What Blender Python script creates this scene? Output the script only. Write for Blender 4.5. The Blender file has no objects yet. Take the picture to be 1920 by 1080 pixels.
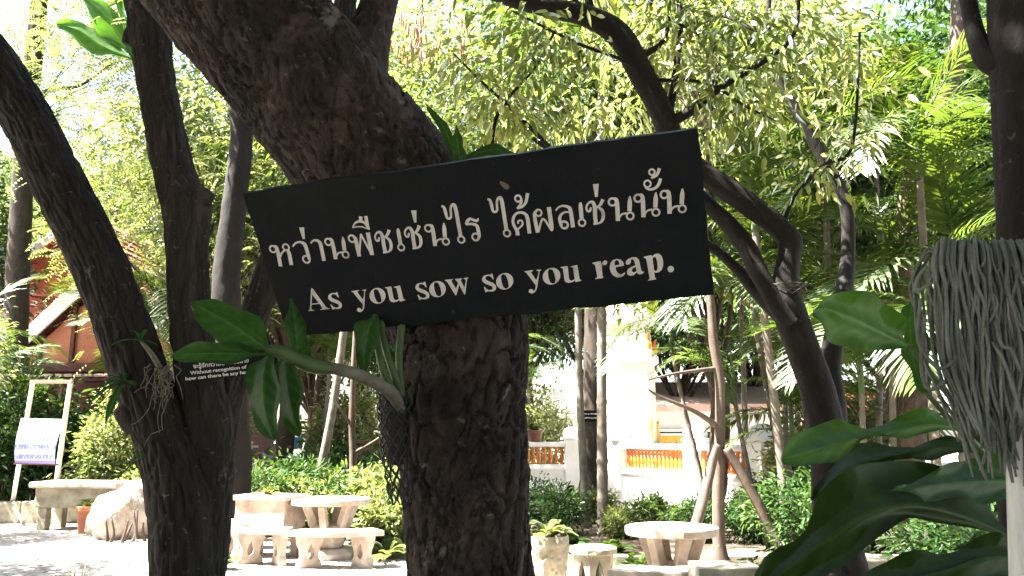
import bpy, bmesh, math, random
import numpy as np
from mathutils import Vector, Matrix, Quaternion
from mathutils.geometry import tessellate_polygon

R = math.radians
SC = bpy.context.scene
COL = SC.collection
rng = np.random.default_rng(7)
random.seed(7)

# ------------------------------------------------------------------ camera
FPX, CX, CY, EYE = 1520.0, 960.0, 540.0, 1.5
PITCH = R(10.44)
cd = bpy.data.cameras.new('camera')
cam = bpy.data.objects.new('camera', cd)
COL.objects.link(cam)
cam.location = (0, 0, EYE)
cam.rotation_euler = (R(90) + PITCH, 0, 0)
cd.sensor_width = 36
cd.lens = 36 * FPX / 1920
cd.clip_end = 2000
cd.clip_start = 0.05
SC.camera = cam

# ------------------------------------------------------------------ sky, sun, exposure
SUN_EL, SUN_AZ = R(57), R(-94)          # azimuth from +Y, clockwise positive
w = bpy.data.worlds.new('World')
SC.world = w
w.use_nodes = True
wn = w.node_tree.nodes
sky = wn.new('ShaderNodeTexSky')
sky.sky_type = 'NISHITA'
sky.sun_disc = False
sky.sun_elevation = SUN_EL
sky.sun_rotation = SUN_AZ
sky.air_density = 1.2
sky.dust_density = 2.5
w.node_tree.links.new(sky.outputs[0], wn['Background'].inputs[0])
wn['Background'].inputs[1].default_value = 0.05
sd = bpy.data.lights.new('sun', 'SUN')
sd.energy = 5.0
sd.angle = R(0.53)
sd.color = (1.0, 0.95, 0.86)
sun = bpy.data.objects.new('sun', sd)
COL.objects.link(sun)
sundir = Vector((math.sin(SUN_AZ) * math.cos(SUN_EL), math.cos(SUN_AZ) * math.cos(SUN_EL), math.sin(SUN_EL)))
sun.rotation_euler = (-sundir).to_track_quat('-Z', 'Y').to_euler()
sun.location = sundir * 60
SC.view_settings.view_transform = 'Standard'
SC.view_settings.look = 'None'
SC.view_settings.gamma = 1
SC.view_settings.use_curve_mapping = False
SC.view_settings.exposure = 3.95
SC.render.engine = 'CYCLES'
SC.cycles.use_denoising = True
SC.cycles.max_bounces = 7
SC.cycles.diffuse_bounces = 3
SC.cycles.glossy_bounces = 2
SC.cycles.transmission_bounces = 4
SC.cycles.sample_clamp_indirect = 6
SC.cycles.caustics_reflective = False
SC.cycles.caustics_refractive = False

# ------------------------------------------------------------------ picking points of the place
CT, ST = math.cos(PITCH), math.sin(PITCH)
def ray(px, py):
    a, b = (px - CX) / FPX, (CY - py) / FPX
    return np.array([a, CT - b * ST, ST + b * CT])
CAMP = np.array([0, 0, EYE])
def at(px, py, Y):
    d = ray(px, py)
    return CAMP + d * (Y / d[1])
def gnd(px, py, z=0.0):
    d = ray(px, py)
    return CAMP + d * ((z - EYE) / d[2])
def ppm(px, py, Y):               # metres for one photo pixel at that place
    d = ray(px, py)
    return (Y / d[1]) / FPX

# ------------------------------------------------------------------ object helpers
def tag(o, label=None, cat=None, group=None, kind=None):
    if label: o['label'] = label
    if cat: o['category'] = cat
    if group: o['group'] = group
    if kind: o['kind'] = kind
    return o
def thing(name, label, cat, loc=(0, 0, 0), group=None, rotz=0):
    o = bpy.data.objects.new(name, None)
    COL.objects.link(o)
    o.location = loc
    o.rotation_euler = (0, 0, rotz)
    o.empty_display_size = 0.2
    return tag(o, label, cat, group)
def obj(name, me, mat=None, parent=None, local=False):
    """one mesh object; world-space verts unless local"""
    o = bpy.data.objects.new(name, me)
    if mat is not None:
        me.materials.clear()
        me.materials.append(mat)
    COL.objects.link(o)
    if parent is not None:
        o.parent = parent
        if not local:
            M = Matrix.LocRotScale(parent.location, parent.rotation_euler, parent.scale)
            if parent.parent is not None:
                p = parent.parent
                M = Matrix.LocRotScale(p.location, p.rotation_euler, p.scale) @ parent.matrix_parent_inverse @ M
            o.matrix_parent_inverse = M.inverted()
    return o
def clone(root, loc, rotz=0.0, scale=1.0, label=None, group=None):
    def rec(o, parent):
        c = o.copy()
        COL.objects.link(c)
        if parent is not None: c.parent = parent
        for ch in KIDS.get(o.name, []):
            rec(ch, c)
        return c
    c = rec(root, None)
    c.location = loc
    c.rotation_euler = (0, 0, rotz)
    c.scale = (scale,) * 3 if not hasattr(scale, '__len__') else scale
    if label: c['label'] = label
    if group: c['group'] = group
    return c
KIDS = {}
def lp(root, name, me, mat):      # a part given in the thing's own coordinates
    o = obj(name, me, mat, root, local=True)
    KIDS.setdefault(root.name, []).append(o)
    return o

def np_mesh(name, V, quads=None, tris=None, smooth=False, tint=None):
    V = np.asarray(V, np.float32)
    me = bpy.data.meshes.new(name)
    nq = 0 if quads is None else len(quads)
    nt = 0 if tris is None else len(tris)
    me.vertices.add(len(V))
    me.vertices.foreach_set('co', V.ravel())
    me.loops.add(nq * 4 + nt * 3)
    me.polygons.add(nq + nt)
    li, st = [], []
    if nq:
        li.append(np.asarray(quads, np.int32).ravel()); st.append(np.arange(nq) * 4)
    if nt:
        li.append(np.asarray(tris, np.int32).ravel()); st.append(nq * 4 + np.arange(nt) * 3)
    me.loops.foreach_set('vertex_index', np.concatenate(li))
    me.polygons.foreach_set('loop_start', np.concatenate(st).astype(np.int32))
    if smooth:
        me.polygons.foreach_set('use_smooth', np.ones(nq + nt, bool))
    if tint is not None:
        a = me.attributes.new('tint', 'FLOAT', 'POINT')
        a.data.foreach_set('value', np.asarray(tint, np.float32))
    me.update(calc_edges=True)
    me.validate()
    return me

# ------------------------------------------------------------------ numpy noise
def _h(ix, iy, iz, s):
    n = (ix * 374761393 + iy * 668265263 + iz * 2147483647 + s * 974634777) & 0xffffffff
    n = ((n ^ (n >> 13)) * 1274126177) & 0xffffffff
    return ((n ^ (n >> 16)) & 0xffff) / 65535.0
def vnoise(P, f=1.0, s=0):
    P = np.asarray(P, float) * f
    i = np.floor(P).astype(np.int64)
    t = P - i
    t = t * t * (3 - 2 * t)
    o = 0
    for dx in (0, 1):
        for dy in (0, 1):
            for dz in (0, 1):
                wgt = (t[..., 0] if dx else 1 - t[..., 0]) * (t[..., 1] if dy else 1 - t[..., 1]) * (t[..., 2] if dz else 1 - t[..., 2])
                o = o + wgt * _h(i[..., 0] + dx, i[..., 1] + dy, i[..., 2] + dz, s)
    return o
def fbm(P, f=1.0, o=4, s=0):
    a, r, t = 1.0, 0, 0
    for k in range(o):
        r = r + a * vnoise(P, f * 2 ** k, s + k * 13); t += a; a *= .5
    return r / t
def worley(U, Vv, wrap, s=0):
    """F1,F2 in 2-D cells, U wraps after `wrap` cells"""
    iu, iv = np.floor(U).astype(np.int64), np.floor(Vv).astype(np.int64)
    f1 = np.full(U.shape, 9.0); f2 = f1.copy()
    for du in (-1, 0, 1):
        for dv in (-1, 0, 1):
            cu, cv = iu + du, iv + dv
            hx = _h(cu % wrap, cv, 0 * cv, s); hy = _h(cu % wrap, cv, 0 * cv + 1, s)
            d = np.hypot(cu + .1 + .8 * hx - U, cv + .1 + .8 * hy - Vv)
            m = d < f1
            f2 = np.where(m, f1, np.minimum(f2, d)); f1 = np.where(m, d, f1)
    return f1, f2
def sstep(a, b, x):
    t = np.clip((x - a) / (b - a), 0, 1)
    return t * t * (3 - 2 * t)

# ------------------------------------------------------------------ curves and tubes
def catmull(P, n):
    """resample rows of P (points, any extra columns too) to n rows along a Catmull-Rom curve"""
    P = np.asarray(P, float)
    if len(P) == 2:
        t = np.linspace(0, 1, n)[:, None]
        return P[0] * (1 - t) + P[1] * t
    Q = np.vstack([2 * P[0] - P[1], P, 2 * P[-1] - P[-2]])
    L = np.concatenate([[0], np.cumsum(np.linalg.norm(np.diff(P[:, :3], axis=0), axis=1) + 1e-9)])
    u = np.interp(np.linspace(0, L[-1], n), L, np.arange(len(P)))
    k = np.minimum(u.astype(int), len(P) - 2)
    t = (u - k)[:, None]
    a, b, c, d = Q[k], Q[k + 1], Q[k + 2], Q[k + 3]
    return .5 * (2 * b + (c - a) * t + (2 * a - 5 * b + 4 * c - d) * t ** 2 + (3 * b - a - 3 * c + d) * t ** 3)
def frames(P):
    T = np.gradient(P, axis=0)
    T /= np.linalg.norm(T, axis=1)[:, None] + 1e-12
    ref = np.array([0, 1.0, 0]) if abs(T[0][1]) < .9 else np.array([1.0, 0, 0])
    A = np.zeros_like(P)
    a = ref - T[0] * (ref @ T[0])
    for i in range(len(P)):
        a = a - T[i] * (a @ T[i])
        a /= np.linalg.norm(a) + 1e-12
        A[i] = a
    return T, A, np.cross(T, A)
def tube_arr(path, rad, n=None, seg=8, bark=None, cap=True, squash=None):
    """path (k,3), rad (k,) -> V, quads, tris"""
    n = n or len(path)
    PR = catmull(np.column_stack([path, rad]), n)
    P, r = PR[:, :3], PR[:, 3]
    T, A, B = frames(P)
    th = np.linspace(0, 2 * math.pi, seg, endpoint=False)
    s = np.concatenate([[0], np.cumsum(np.linalg.norm(np.diff(P, axis=0), axis=1))])
    rr = np.repeat(r[:, None], seg, 1)
    if bark is not None:
        TH, S = np.meshgrid(th, s)
        rr = rr + bark(TH, S, rr)
    V = P[:, None, :] + rr[..., None] * (np.cos(th)[None, :, None] * A[:, None, :] + np.sin(th)[None, :, None] * B[:, None, :])
    V = V.reshape(-1, 3)
    i = np.arange(n - 1)[:, None] * seg
    j = np.arange(seg)[None, :]
    j2 = (j + 1) % seg
    q = np.stack([i + j, i + j2, i + seg + j2, i + seg + j], -1).reshape(-1, 4)
    t = np.zeros((0, 3), int)
    if cap:
        V = np.vstack([V, P[0], P[-1]])
        jj = np.arange(seg); k2 = (jj + 1) % seg
        t = np.vstack([np.stack([0 * jj + n * seg, k2, jj], -1), np.stack([0 * jj + n * seg + 1, (n - 1) * seg + jj, (n - 1) * seg + k2], -1)])
    return V, q, t
def join(parts):
    Vs, Qs, Ts, o = [], [], [], 0
    for V, q, t in parts:
        Vs.append(V); Qs.append(np.asarray(q, int).reshape(-1, 4) + o); Ts.append(np.asarray(t, int).reshape(-1, 3) + o); o += len(V)
    return np.vstack(Vs), np.vstack(Qs), np.vstack(Ts)
def tubes_mesh(name, parts, smooth=True):
    V, q, t = join(parts)
    return np_mesh(name, V, q, t if len(t) else None, smooth)

class MB:
    """collects simple solids into one mesh"""
    def __init__(s): s.v, s.f = [], []
    def add(s, V, F):
        o = len(s.v)
        s.v += [tuple(map(float, p)) for p in V]
        s.f += [tuple(int(i) + o for i in f) for f in F]
        return s
    def box(s, c, d, rz=0.0, M=None):
        hx, hy, hz = d[0] / 2, d[1] / 2, d[2] / 2
        V = [Vector((x, y, z)) for z in (-hz, hz) for y in (-hy, hy) for x in (-hx, hx)]
        m = Matrix.Translation(c) @ (M.to_4x4() if M else Matrix.Rotation(rz, 4, 'Z'))
        return s.add([m @ v for v in V], [(0, 2, 3, 1), (4, 5, 7, 6), (0, 1, 5, 4), (2, 6, 7, 3), (1, 3, 7, 5), (0, 4, 6, 2)])
    def beam(s, a, b, wd, dp):
        a, b = Vector(a), Vector(b)
        d = b - a
        q = d.to_track_quat('Z', 'Y').to_matrix()
        return s.box((a + b) / 2, (wd, dp, d.length), M=q)
    def lathe(s, prof, seg=16, c=(0, 0, 0), jit=0.0, rot=0.0):
        V, F = [], []
        for r, z in prof:
            for k in range(seg):
                a = rot + 2 * math.pi * k / seg
                j = 1 + jit * (random.random() - .5)
                V.append((c[0] + r * j * math.cos(a), c[1] + r * j * math.sin(a), c[2] + z))
        n = len(prof)
        for i in range(n - 1):
            for k in range(seg):
                k2 = (k + 1) % seg
                F.append((i * seg + k, i * seg + k2, (i + 1) * seg + k2, (i + 1) * seg + k))
        F.append(tuple(range(seg - 1, -1, -1)))
        F.append(tuple((n - 1) * seg + k for k in range(seg)))
        return s.add(V, F)
    def prism(s, poly, holes, M, depth):
        """2-D outline (+holes) extruded by depth along local z, placed by matrix M"""
        loops = [poly] + list(holes)
        pts = [p for l in loops for p in l]
        n = len(pts)
        tr = tessellate_polygon([[Vector((p[0], p[1], 0)) for p in l] for l in loops])
        V = [M @ Vector((p[0], p[1], -depth / 2)) for p in pts] + [M @ Vector((p[0], p[1], depth / 2)) for p in pts]
        F = []
        for t in tr:
            a, b, c = t
            if (pts[b][0] - pts[a][0]) * (pts[c][1] - pts[a][1]) - (pts[b][1] - pts[a][1]) * (pts[c][0] - pts[a][0]) < 0: b, c = c, b
            F.append((a + n, b + n, c + n)); F.append((a, c, b))
        o = 0
        for li, l in enumerate(loops):
            ar = sum(l[i][0] * l[(i + 1) % len(l)][1] - l[(i + 1) % len(l)][0] * l[i][1] for i in range(len(l)))
            flip = (ar < 0) != (li > 0)
            for i in range(len(l)):
                a, b = o + i, o + (i + 1) % len(l)
                F.append((b, a, a + n, b + n) if flip else (a, b, b + n, a + n))
            o += len(l)
        return s.add(V, F)
    def mesh(s, name, smooth=False, bevel=0.0, rough=0.0, cut=0):
        me = bpy.data.meshes.new(name)
        me.from_pydata(s.v, [], s.f)
        if bevel or cut or rough:
            bm = bmesh.new(); bm.from_mesh(me)
            bmesh.ops.remove_doubles(bm, verts=bm.verts, dist=1e-5)
            if bevel:
                ed = [e for e in bm.edges if len(e.link_faces) == 2 and e.calc_face_angle(0) > .5]
                bmesh.ops.bevel(bm, geom=ed, offset=bevel, segments=2, affect='EDGES', profile=.6)
            if cut:
                bmesh.ops.subdivide_edges(bm, edges=bm.edges[:], cuts=cut, use_grid_fill=True)
            if rough:
                P = np.array([v.co for v in bm.verts])
                if len(P):
                    d = np.stack([fbm(P, 9, 3, k) - .5 for k in (1, 2, 3)], -1) * rough
                    for v, k in zip(bm.verts, d): v.co += Vector(k)
            bm.to_mesh(me); bm.free()
        if smooth:
            me.polygons.foreach_set('use_smooth', [True] * len(me.polygons))
        me.update()
        return me

# ------------------------------------------------------------------ materials
def newmat(name):
    m = bpy.data.materials.new(name)
    m.use_nodes = True
    return m, m.node_tree.nodes, m.node_tree.links, m.node_tree.nodes['Principled BSDF']
def ramp(n, l, src, stops):
    r = n.new('ShaderNodeValToRGB')
    e = r.color_ramp.elements
    while len(e) > 1: e.remove(e[-1])
    e[0].position, e[0].color = stops[0][0], (*stops[0][1], 1)
    for p, c in stops[1:]:
        k = e.new(p); k.color = (*c, 1)
    l.new(src, r.inputs[0])
    return r.outputs[0]
def noise(n, l, scale, detail=4, rough=.6, vec=None, dist=0):
    t = n.new('ShaderNodeTexNoise')
    t.inputs['Scale'].default_value = scale
    t.inputs['Detail'].default_value = detail
    t.inputs['Roughness'].default_value = rough
    t.inputs['Distortion'].default_value = dist
    if vec is not None: l.new(vec, t.inputs['Vector'])
    return t.outputs[0]
def objco(n, l, sc=(1, 1, 1)):
    t = n.new('ShaderNodeTexCoord')
    m = n.new('ShaderNodeMapping')
    m.inputs['Scale'].default_value = sc
    l.new(t.outputs['Object'], m.inputs[0])
    return m.outputs[0]
def bumpn(n, l, h, strength, dist):
    b = n.new('ShaderNodeBump')
    b.inputs['Strength'].default_value = strength
    b.inputs['Distance'].default_value = dist
    l.new(h, b.inputs['Height'])
    return b.outputs[0]
def mixc(n, l, fac, a, b, mode='MIX'):
    m = n.new('ShaderNodeMix')
    m.data_type = 'RGBA'; m.blend_type = mode
    if isinstance(fac, (int, float)): m.inputs[0].default_value = fac
    else: l.new(fac, m.inputs[0])
    for i, x in ((6, a), (7, b)):
        if isinstance(x, tuple): m.inputs[i].default_value = (*x, 1)
        else: l.new(x, m.inputs[i])
    return m.outputs[2]
def M_plain(name, stops, scale=6, rough=.7, bump=.3, bd=.004, bscale=60, sc=(1, 1, 1), spec=.3, dist=0):
    m, n, l, b = newmat(name)
    co = objco(n, l, sc)
    l.new(ramp(n, l, noise(n, l, scale, 6, .62, co, dist), stops), b.inputs['Base Color'])
    b.inputs['Roughness'].default_value = rough
    b.inputs['Specular IOR Level'].default_value = spec
    if bump: l.new(bumpn(n, l, noise(n, l, bscale, 5, .65, co), bump, bd), b.inputs['Normal'])
    return m
def M_bark(name, stops, patch, patch_amt=.55, scale=5, bump=.6, bd=.012, stretch=.35, moss=None):
    m, n, l, b = newmat(name)
    co = objco(n, l, (1, 1, stretch))
    c0 = objco(n, l)
    c = ramp(n, l, noise(n, l, scale, 8, .7, co, .4), stops)
    pm = ramp(n, l, noise(n, l, 7, 5, .6, c0, .8), [(patch_amt, (0, 0, 0)), (patch_amt + .06, (1, 1, 1))])
    c = mixc(n, l, pm, c, patch)
    li = ramp(n, l, noise(n, l, 23, 5, .65, c0, 1.0), [(.64, (0, 0, 0)), (.69, (.75, .75, .75))])
    c = mixc(n, l, li, c, tuple(min(.3, x * 1.5) for x in patch))
    rd = ramp(n, l, noise(n, l, 2.3, 4, .6, c0, .6), [(.45, (0, 0, 0)), (.7, (.7, .7, .7))])
    c = mixc(n, l, rd, c, mixc(n, l, 1.0, c, (1.2, 1.0, .93), 'MULTIPLY'))
    if moss:
        mm = ramp(n, l, noise(n, l, 3.1, 6, .7, c0, .3), [(.52, (0, 0, 0)), (.68, (1, 1, 1))])
        c = mixc(n, l, mm, c, moss)
    l.new(c, b.inputs['Base Color'])
    b.inputs['Roughness'].default_value = .85
    b.inputs['Specular IOR Level'].default_value = .25
    h1 = noise(n, l, 38, 8, .7, co, .3)
    l.new(bumpn(n, l, h1, bump, bd), b.inputs['Normal'])
    return m
def M_leaf(name, stops, trans=.5, tcol=(1.5, 1.35, .5), rough=.45, gloss=.05, attr=True, vein=0, back=None):
    m, n, l, b = newmat(name)
    n.remove(b)
    out = n['Material Output']
    if attr:
        a = n.new('ShaderNodeAttribute'); a.attribute_name = 'tint'
        c = ramp(n, l, a.outputs['Fac'], stops)
        nz = noise(n, l, 1.3, 3, .5, objco(n, l))
        c = mixc(n, l, .55, c, ramp(n, l, nz, [(.3, stops[0][1]), (.7, stops[-1][1])]))
    else:
        c = ramp(n, l, noise(n, l, 9, 5, .6, objco(n, l)), stops)
    d = n.new('ShaderNodeBsdfDiffuse'); l.new(c, d.inputs[0])
    t = n.new('ShaderNodeBsdfTranslucent')
    l.new(mixc(n, l, 1.0, c, tcol, 'MULTIPLY'), t.inputs[0])
    mx = n.new('ShaderNodeMixShader'); mx.inputs[0].default_value = trans
    l.new(d.outputs[0], mx.inputs[1]); l.new(t.outputs[0], mx.inputs[2])
    g = n.new('ShaderNodeBsdfGlossy'); g.inputs['Roughness'].default_value = rough
    g.inputs[0].default_value = (.9, .95, .9, 1)
    fr = n.new('ShaderNodeFresnel'); fr.inputs[0].default_value = 1.33
    ml = n.new('ShaderNodeMath'); ml.operation = 'MULTIPLY'; ml.inputs[1].default_value = gloss * 3.5
    ml.use_clamp = True
    l.new(fr.outputs[0], ml.inputs[0])
    m2 = n.new('ShaderNodeMixShader')
    l.new(ml.outputs[0], m2.inputs[0]); l.new(mx.outputs[0], m2.inputs[1]); l.new(g.outputs[0], m2.inputs[2])
    if vein:
        tc = n.new('ShaderNodeAttribute'); tc.attribute_name = 'vein'
        vc = mixc(n, l, ramp(n, l, tc.outputs['Fac'], [(.2, (0, 0, 0)), (.75, (.22, .22, .22)), (1, (.7, .7, .7))]), c, tuple(min(1, x * 2.6) for x in stops[-1][1]))
        l.new(vc, d.inputs[0])
        sc_ = ramp(n, l, noise(n, l, 16, 5, .7, objco(n, l)), [(.70, (0, 0, 0)), (.76, (1, 1, 1))])
        l.new(mixc(n, l, sc_, vc, (.06, .04, .018)), d.inputs[0])
        bn = bumpn(n, l, tc.outputs['Fac'], .2, .0006)
        for x in (d, g): l.new(bn, x.inputs['Normal'])
    l.new(m2.outputs[0], out.inputs[0])
    return m

BARK_MAIN = M_bark('bark_plated', [(.32, (.0075, .0057, .005)), (.5, (.024, .017, .014)), (.66, (.068, .047, .038))], (.1, .088, .077), .62, 7, 1.0, .018, .6)
BARK_LEFT = M_bark('bark_furrowed', [(.3, (.006, .005, .0044)), (.55, (.0165, .0133, .0112)), (.75, (.05, .041, .034))], (.078, .072, .064), .65, 9, 1.0, .014, .14)
BARK_DARK = M_bark('bark_dark', [(.3, (.014, .011, .009)), (.7, (.05, .039, .031))], (.10, .088, .076), .67, 8, .6, .01, .3)
BARK_SHADED = M_bark('bark_shade_darkened', [(.3, (.004, .0034, .003)), (.7, (.014, .0112, .0093))], (.045, .04, .035), .68, 9, .7, .01, .4)  # bark darkened further; shade under the leaves is put into the colour
BARK_BROWN = M_bark('bark_brown', [(.3, (.036, .027, .021)), (.7, (.105, .08, .062))], (.15, .125, .105), .66, 8, .6, .01, .3)
BARK_PALE = M_bark('bark_pale', [(.3, (.07, .06, .05)), (.7, (.17, .15, .128))], (.24, .225, .2), .64, 8, .4, .006, 1)
CONC = M_plain('weathered_concrete', [(.3, (.28, .215, .165)), (.55, (.44, .37, .305)), (.72, (.55, .495, .43))], 5, .85, .5, .006, 45)
CONC_DARK = M_plain('mossy_shaded_concrete', [(.3, (.16, .145, .11)), (.55, (.33, .295, .22)), (.75, (.45, .42, .34))], 4, .9, .6, .008, 40)
WHITE = M_plain('whitewash', [(.25, (.68, .67, .64)), (.6, (.8, .795, .78))], 2.5, .75, .15, .003, 30)
GLAZE = M_plain('orange_glaze', [(.3, (.5, .12, .02)), (.7, (.68, .22, .04))], 8, .25, .1, .002, 30, spec=.6)
TERRA = M_plain('terracotta', [(.3, (.33, .12, .06)), (.7, (.48, .21, .12))], 6, .8, .2, .003, 50)
CLAY = M_plain('dark_clay', [(.3, (.10, .035, .022)), (.7, (.17, .065, .04))], 6, .5, .2, .003, 50)
GOLD = M_plain('gold_paint', [(.3, (.62, .34, .05)), (.7, (.78, .5, .1))], 7, .4, .1, .002, 40)
ROOF_RED = M_plain('red_roof_tile', [(.3, (.30, .06, .05)), (.7, (.46, .13, .11))], 7, .7, .3, .004, 40)
ORANGE = M_plain('orange_plaster', [(.3, (.36, .13, .075)), (.7, (.46, .19, .115))], 4, .8, .2, .003, 40)
MAROON = M_plain('maroon_timber', [(.3, (.07, .025, .02)), (.7, (.13, .05, .04))], 8, .7, .2, .003, 40)
WOODW = M_plain('white_timber', [(.3, (.62, .58, .53)), (.7, (.78, .76, .73))], 9, .7, .2, .002, 60, (6, 6, 1))
PINKW = M_plain('sunlit_pink_timber', [(.3, (.42, .22, .17)), (.7, (.55, .33, .27))], 9, .7, .2, .002, 60)  # pink lightened for the top rail; sunlight on it is put into the colour
POLE = M_plain('pale_pole', [(.3, (.34, .33, .32)), (.5, (.47, .46, .45)), (.7, (.6, .59, .58))], 7, .6, .25, .002, 60, (9, 9, .6))
MOPM = M_plain('grey_cotton', [(.3, (.085, .09, .082)), (.6, (.165, .172, .16)), (.8, (.24, .25, .232))], 11, .95, .8, .004, 420)
BLACKP = M_plain('black_paint', [(.35, (.0035, .005, .006)), (.7, (.0065, .008, .0095))], 5, .62, .25, .0012, 70, (1, 1, 1), .1)
def worn_board():
    m, n, l, b = newmat('worn_black_paint')
    co = objco(n, l)
    base = ramp(n, l, noise(n, l, 4, 6, .65, co), [(.35, (.0035, .005, .006)), (.7, (.0075, .009, .0105))])
    st = ramp(n, l, noise(n, l, 5, 6, .7, objco(n, l, (9, 9, 1.2)), .3), [(.5, (0, 0, 0)), (.8, (.6, .6, .6))])
    c = mixc(n, l, st, base, (.014, .014, .0135))
    sp = ramp(n, l, noise(n, l, 60, 4, .6, co), [(.69, (0, 0, 0)), (.74, (.8, .8, .8))])
    c = mixc(n, l, sp, c, (.05, .048, .044))
    l.new(c, b.inputs['Base Color'])
    l.new(ramp(n, l, noise(n, l, 7, 5, .6, co), [(.3, (.45,) * 3), (.7, (.75,) * 3)]), b.inputs['Roughness'])
    b.inputs['Specular IOR Level'].default_value = .14
    l.new(bumpn(n, l, noise(n, l, 50, 6, .7, objco(n, l, (.35, 1, 1))), .3, .002), b.inputs['Normal'])
    return m
WORN = worn_board()
LETTER = M_plain('white_paint', [(.28, (.30, .275, .262)), (.42, (.48, .452, .436)), (.7, (.59, .565, .55))], 22, .6, .1, .001, 200)
NETM = M_plain('black_net', [(.3, (.012, .012, .012)), (.7, (.025, .025, .024))], 9, .5, 0)
EARTH = M_plain('earth', [(.3, (.05, .036, .026)), (.7, (.13, .095, .07))], 3, .95, .6, .02, 30)
GREYPAINT = M_plain('silver_paint', [(.3, (.45, .47, .5)), (.7, (.52, .54, .57))], 3, .25, 0, spec=.6)
GLASSD = M_plain('dark_glass', [(.3, (.02, .025, .03)), (.7, (.03, .035, .04))], 3, .08, 0, spec=.8)
RUBBER = M_plain('rubber', [(.3, (.012, .012, .012)), (.7, (.02, .02, .02))], 9, .8, 0)
BLUE = M_plain('blue_sheet', [(.3, (.05, .25, .45)), (.7, (.09, .36, .58))], 4, .6, 0)
FENCEW = M_plain('white_metal', [(.3, (.6, .6, .58)), (.7, (.72, .72, .7))], 8, .5, 0)
PODM = M_plain('brown_pod', [(.3, (.22, .09, .035)), (.7, (.38, .19, .08))], 20, .7, 0)
ROOTM = M_plain('dry_root', [(.3, (.06, .05, .038)), (.7, (.15, .125, .095))], 20, .9, .3, .002, 100)
DEADM = M_plain('dead_leaf', [(.3, (.13, .07, .035)), (.7, (.3, .19, .1))], 3, .9, 0)

LF_YEL = M_leaf('leaf_yellow_green', [(0, (.045, .085, .022)), (.45, (.12, .168, .048)), (1, (.27, .29, .125))], .52, (1.4, 1.35, .7), .5, .085)
LF_MID = M_leaf('leaf_mid_green', [(0, (.03, .07, .015)), (.5, (.06, .12, .025)), (1, (.11, .17, .05))], .45, rough=.48, gloss=.07)
LF_DARK = M_leaf('leaf_dark_green', [(0, (.015, .042, .014)), (.6, (.035, .08, .022)), (1, (.065, .125, .04))], .36, rough=.35, gloss=.06)
LF_PALM = M_leaf('leaf_palm', [(0, (.016, .042, .011)), (.5, (.042, .085, .02)), (1, (.115, .165, .042))], .42, rough=.42, gloss=.035)
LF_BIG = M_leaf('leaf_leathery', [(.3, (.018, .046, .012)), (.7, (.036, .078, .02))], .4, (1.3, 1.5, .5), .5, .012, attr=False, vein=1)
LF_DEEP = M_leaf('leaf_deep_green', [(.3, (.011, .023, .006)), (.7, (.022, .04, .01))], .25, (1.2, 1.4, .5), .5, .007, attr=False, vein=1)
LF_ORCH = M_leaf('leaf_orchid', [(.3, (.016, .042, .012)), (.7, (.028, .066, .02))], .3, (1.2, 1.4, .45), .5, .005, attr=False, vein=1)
LF_LIT = M_leaf('leaf_lit_in_colour', [(.3, (.034, .085, .018)), (.7, (.06, .125, .028))], .5, (1.4, 1.5, .5), .5, .008, attr=False, vein=1)  # paler leaf copy; light shining through the blades is put into the colour
STEMG = M_plain('green_stem', [(.3, (.032, .06, .018)), (.7, (.065, .1, .036))], 14, .55, .1, .002, 80)
STEMGREY = M_plain('grey_cane', [(.3, (.07, .065, .05)), (.7, (.15, .14, .112))], 24, .8, .3, .002, 120)

# ================================================================== THE SETTING
def ground_mesh():
    n = 90
    t = np.linspace(-1, 1, n)
    g = np.sign(t) * (np.abs(t) ** 2.6) * 260
    X, Y = np.meshgrid(g, g + 14)
    Z = (vnoise(np.stack([X, Y, 0 * X], -1), .35, 3) - .5) * .05 * np.clip((np.hypot(X, Y - 12) - 13) / 10, 0, 1) - .012
    V = np.stack([X, Y, Z], -1).reshape(-1, 3)
    i = np.arange(n - 1)[:, None] * n + np.arange(n - 1)[None, :]
    q = np.stack([i, i + 1, i + n + 1, i + n], -1).reshape(-1, 4)
    return np_mesh('ground', V, q, None, True)
m, n_, l_, b_ = newmat('dusty_ground')
co = objco(n_, l_)
base = ramp(n_, l_, noise(n_, l_, 1.2, 6, .65, co), [(.3, (.22, .19, .165)), (.55, (.33, .295, .265)), (.75, (.42, .385, .35))])
l_.new(mixc(n_, l_, ramp(n_, l_, noise(n_, l_, 7, 6, .7, co), [(.5, (0, 0, 0)), (.7, (1, 1, 1))]), base, (.2, .155, .115)), b_.inputs['Base Color'])
b_.inputs['Roughness'].default_value = .95
l_.new(bumpn(n_, l_, noise(n_, l_, 40, 6, .7, co), .5, .01), b_.inputs['Normal'])
GROUND = m
ground = tag(obj('ground', ground_mesh(), GROUND), kind='structure')

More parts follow.
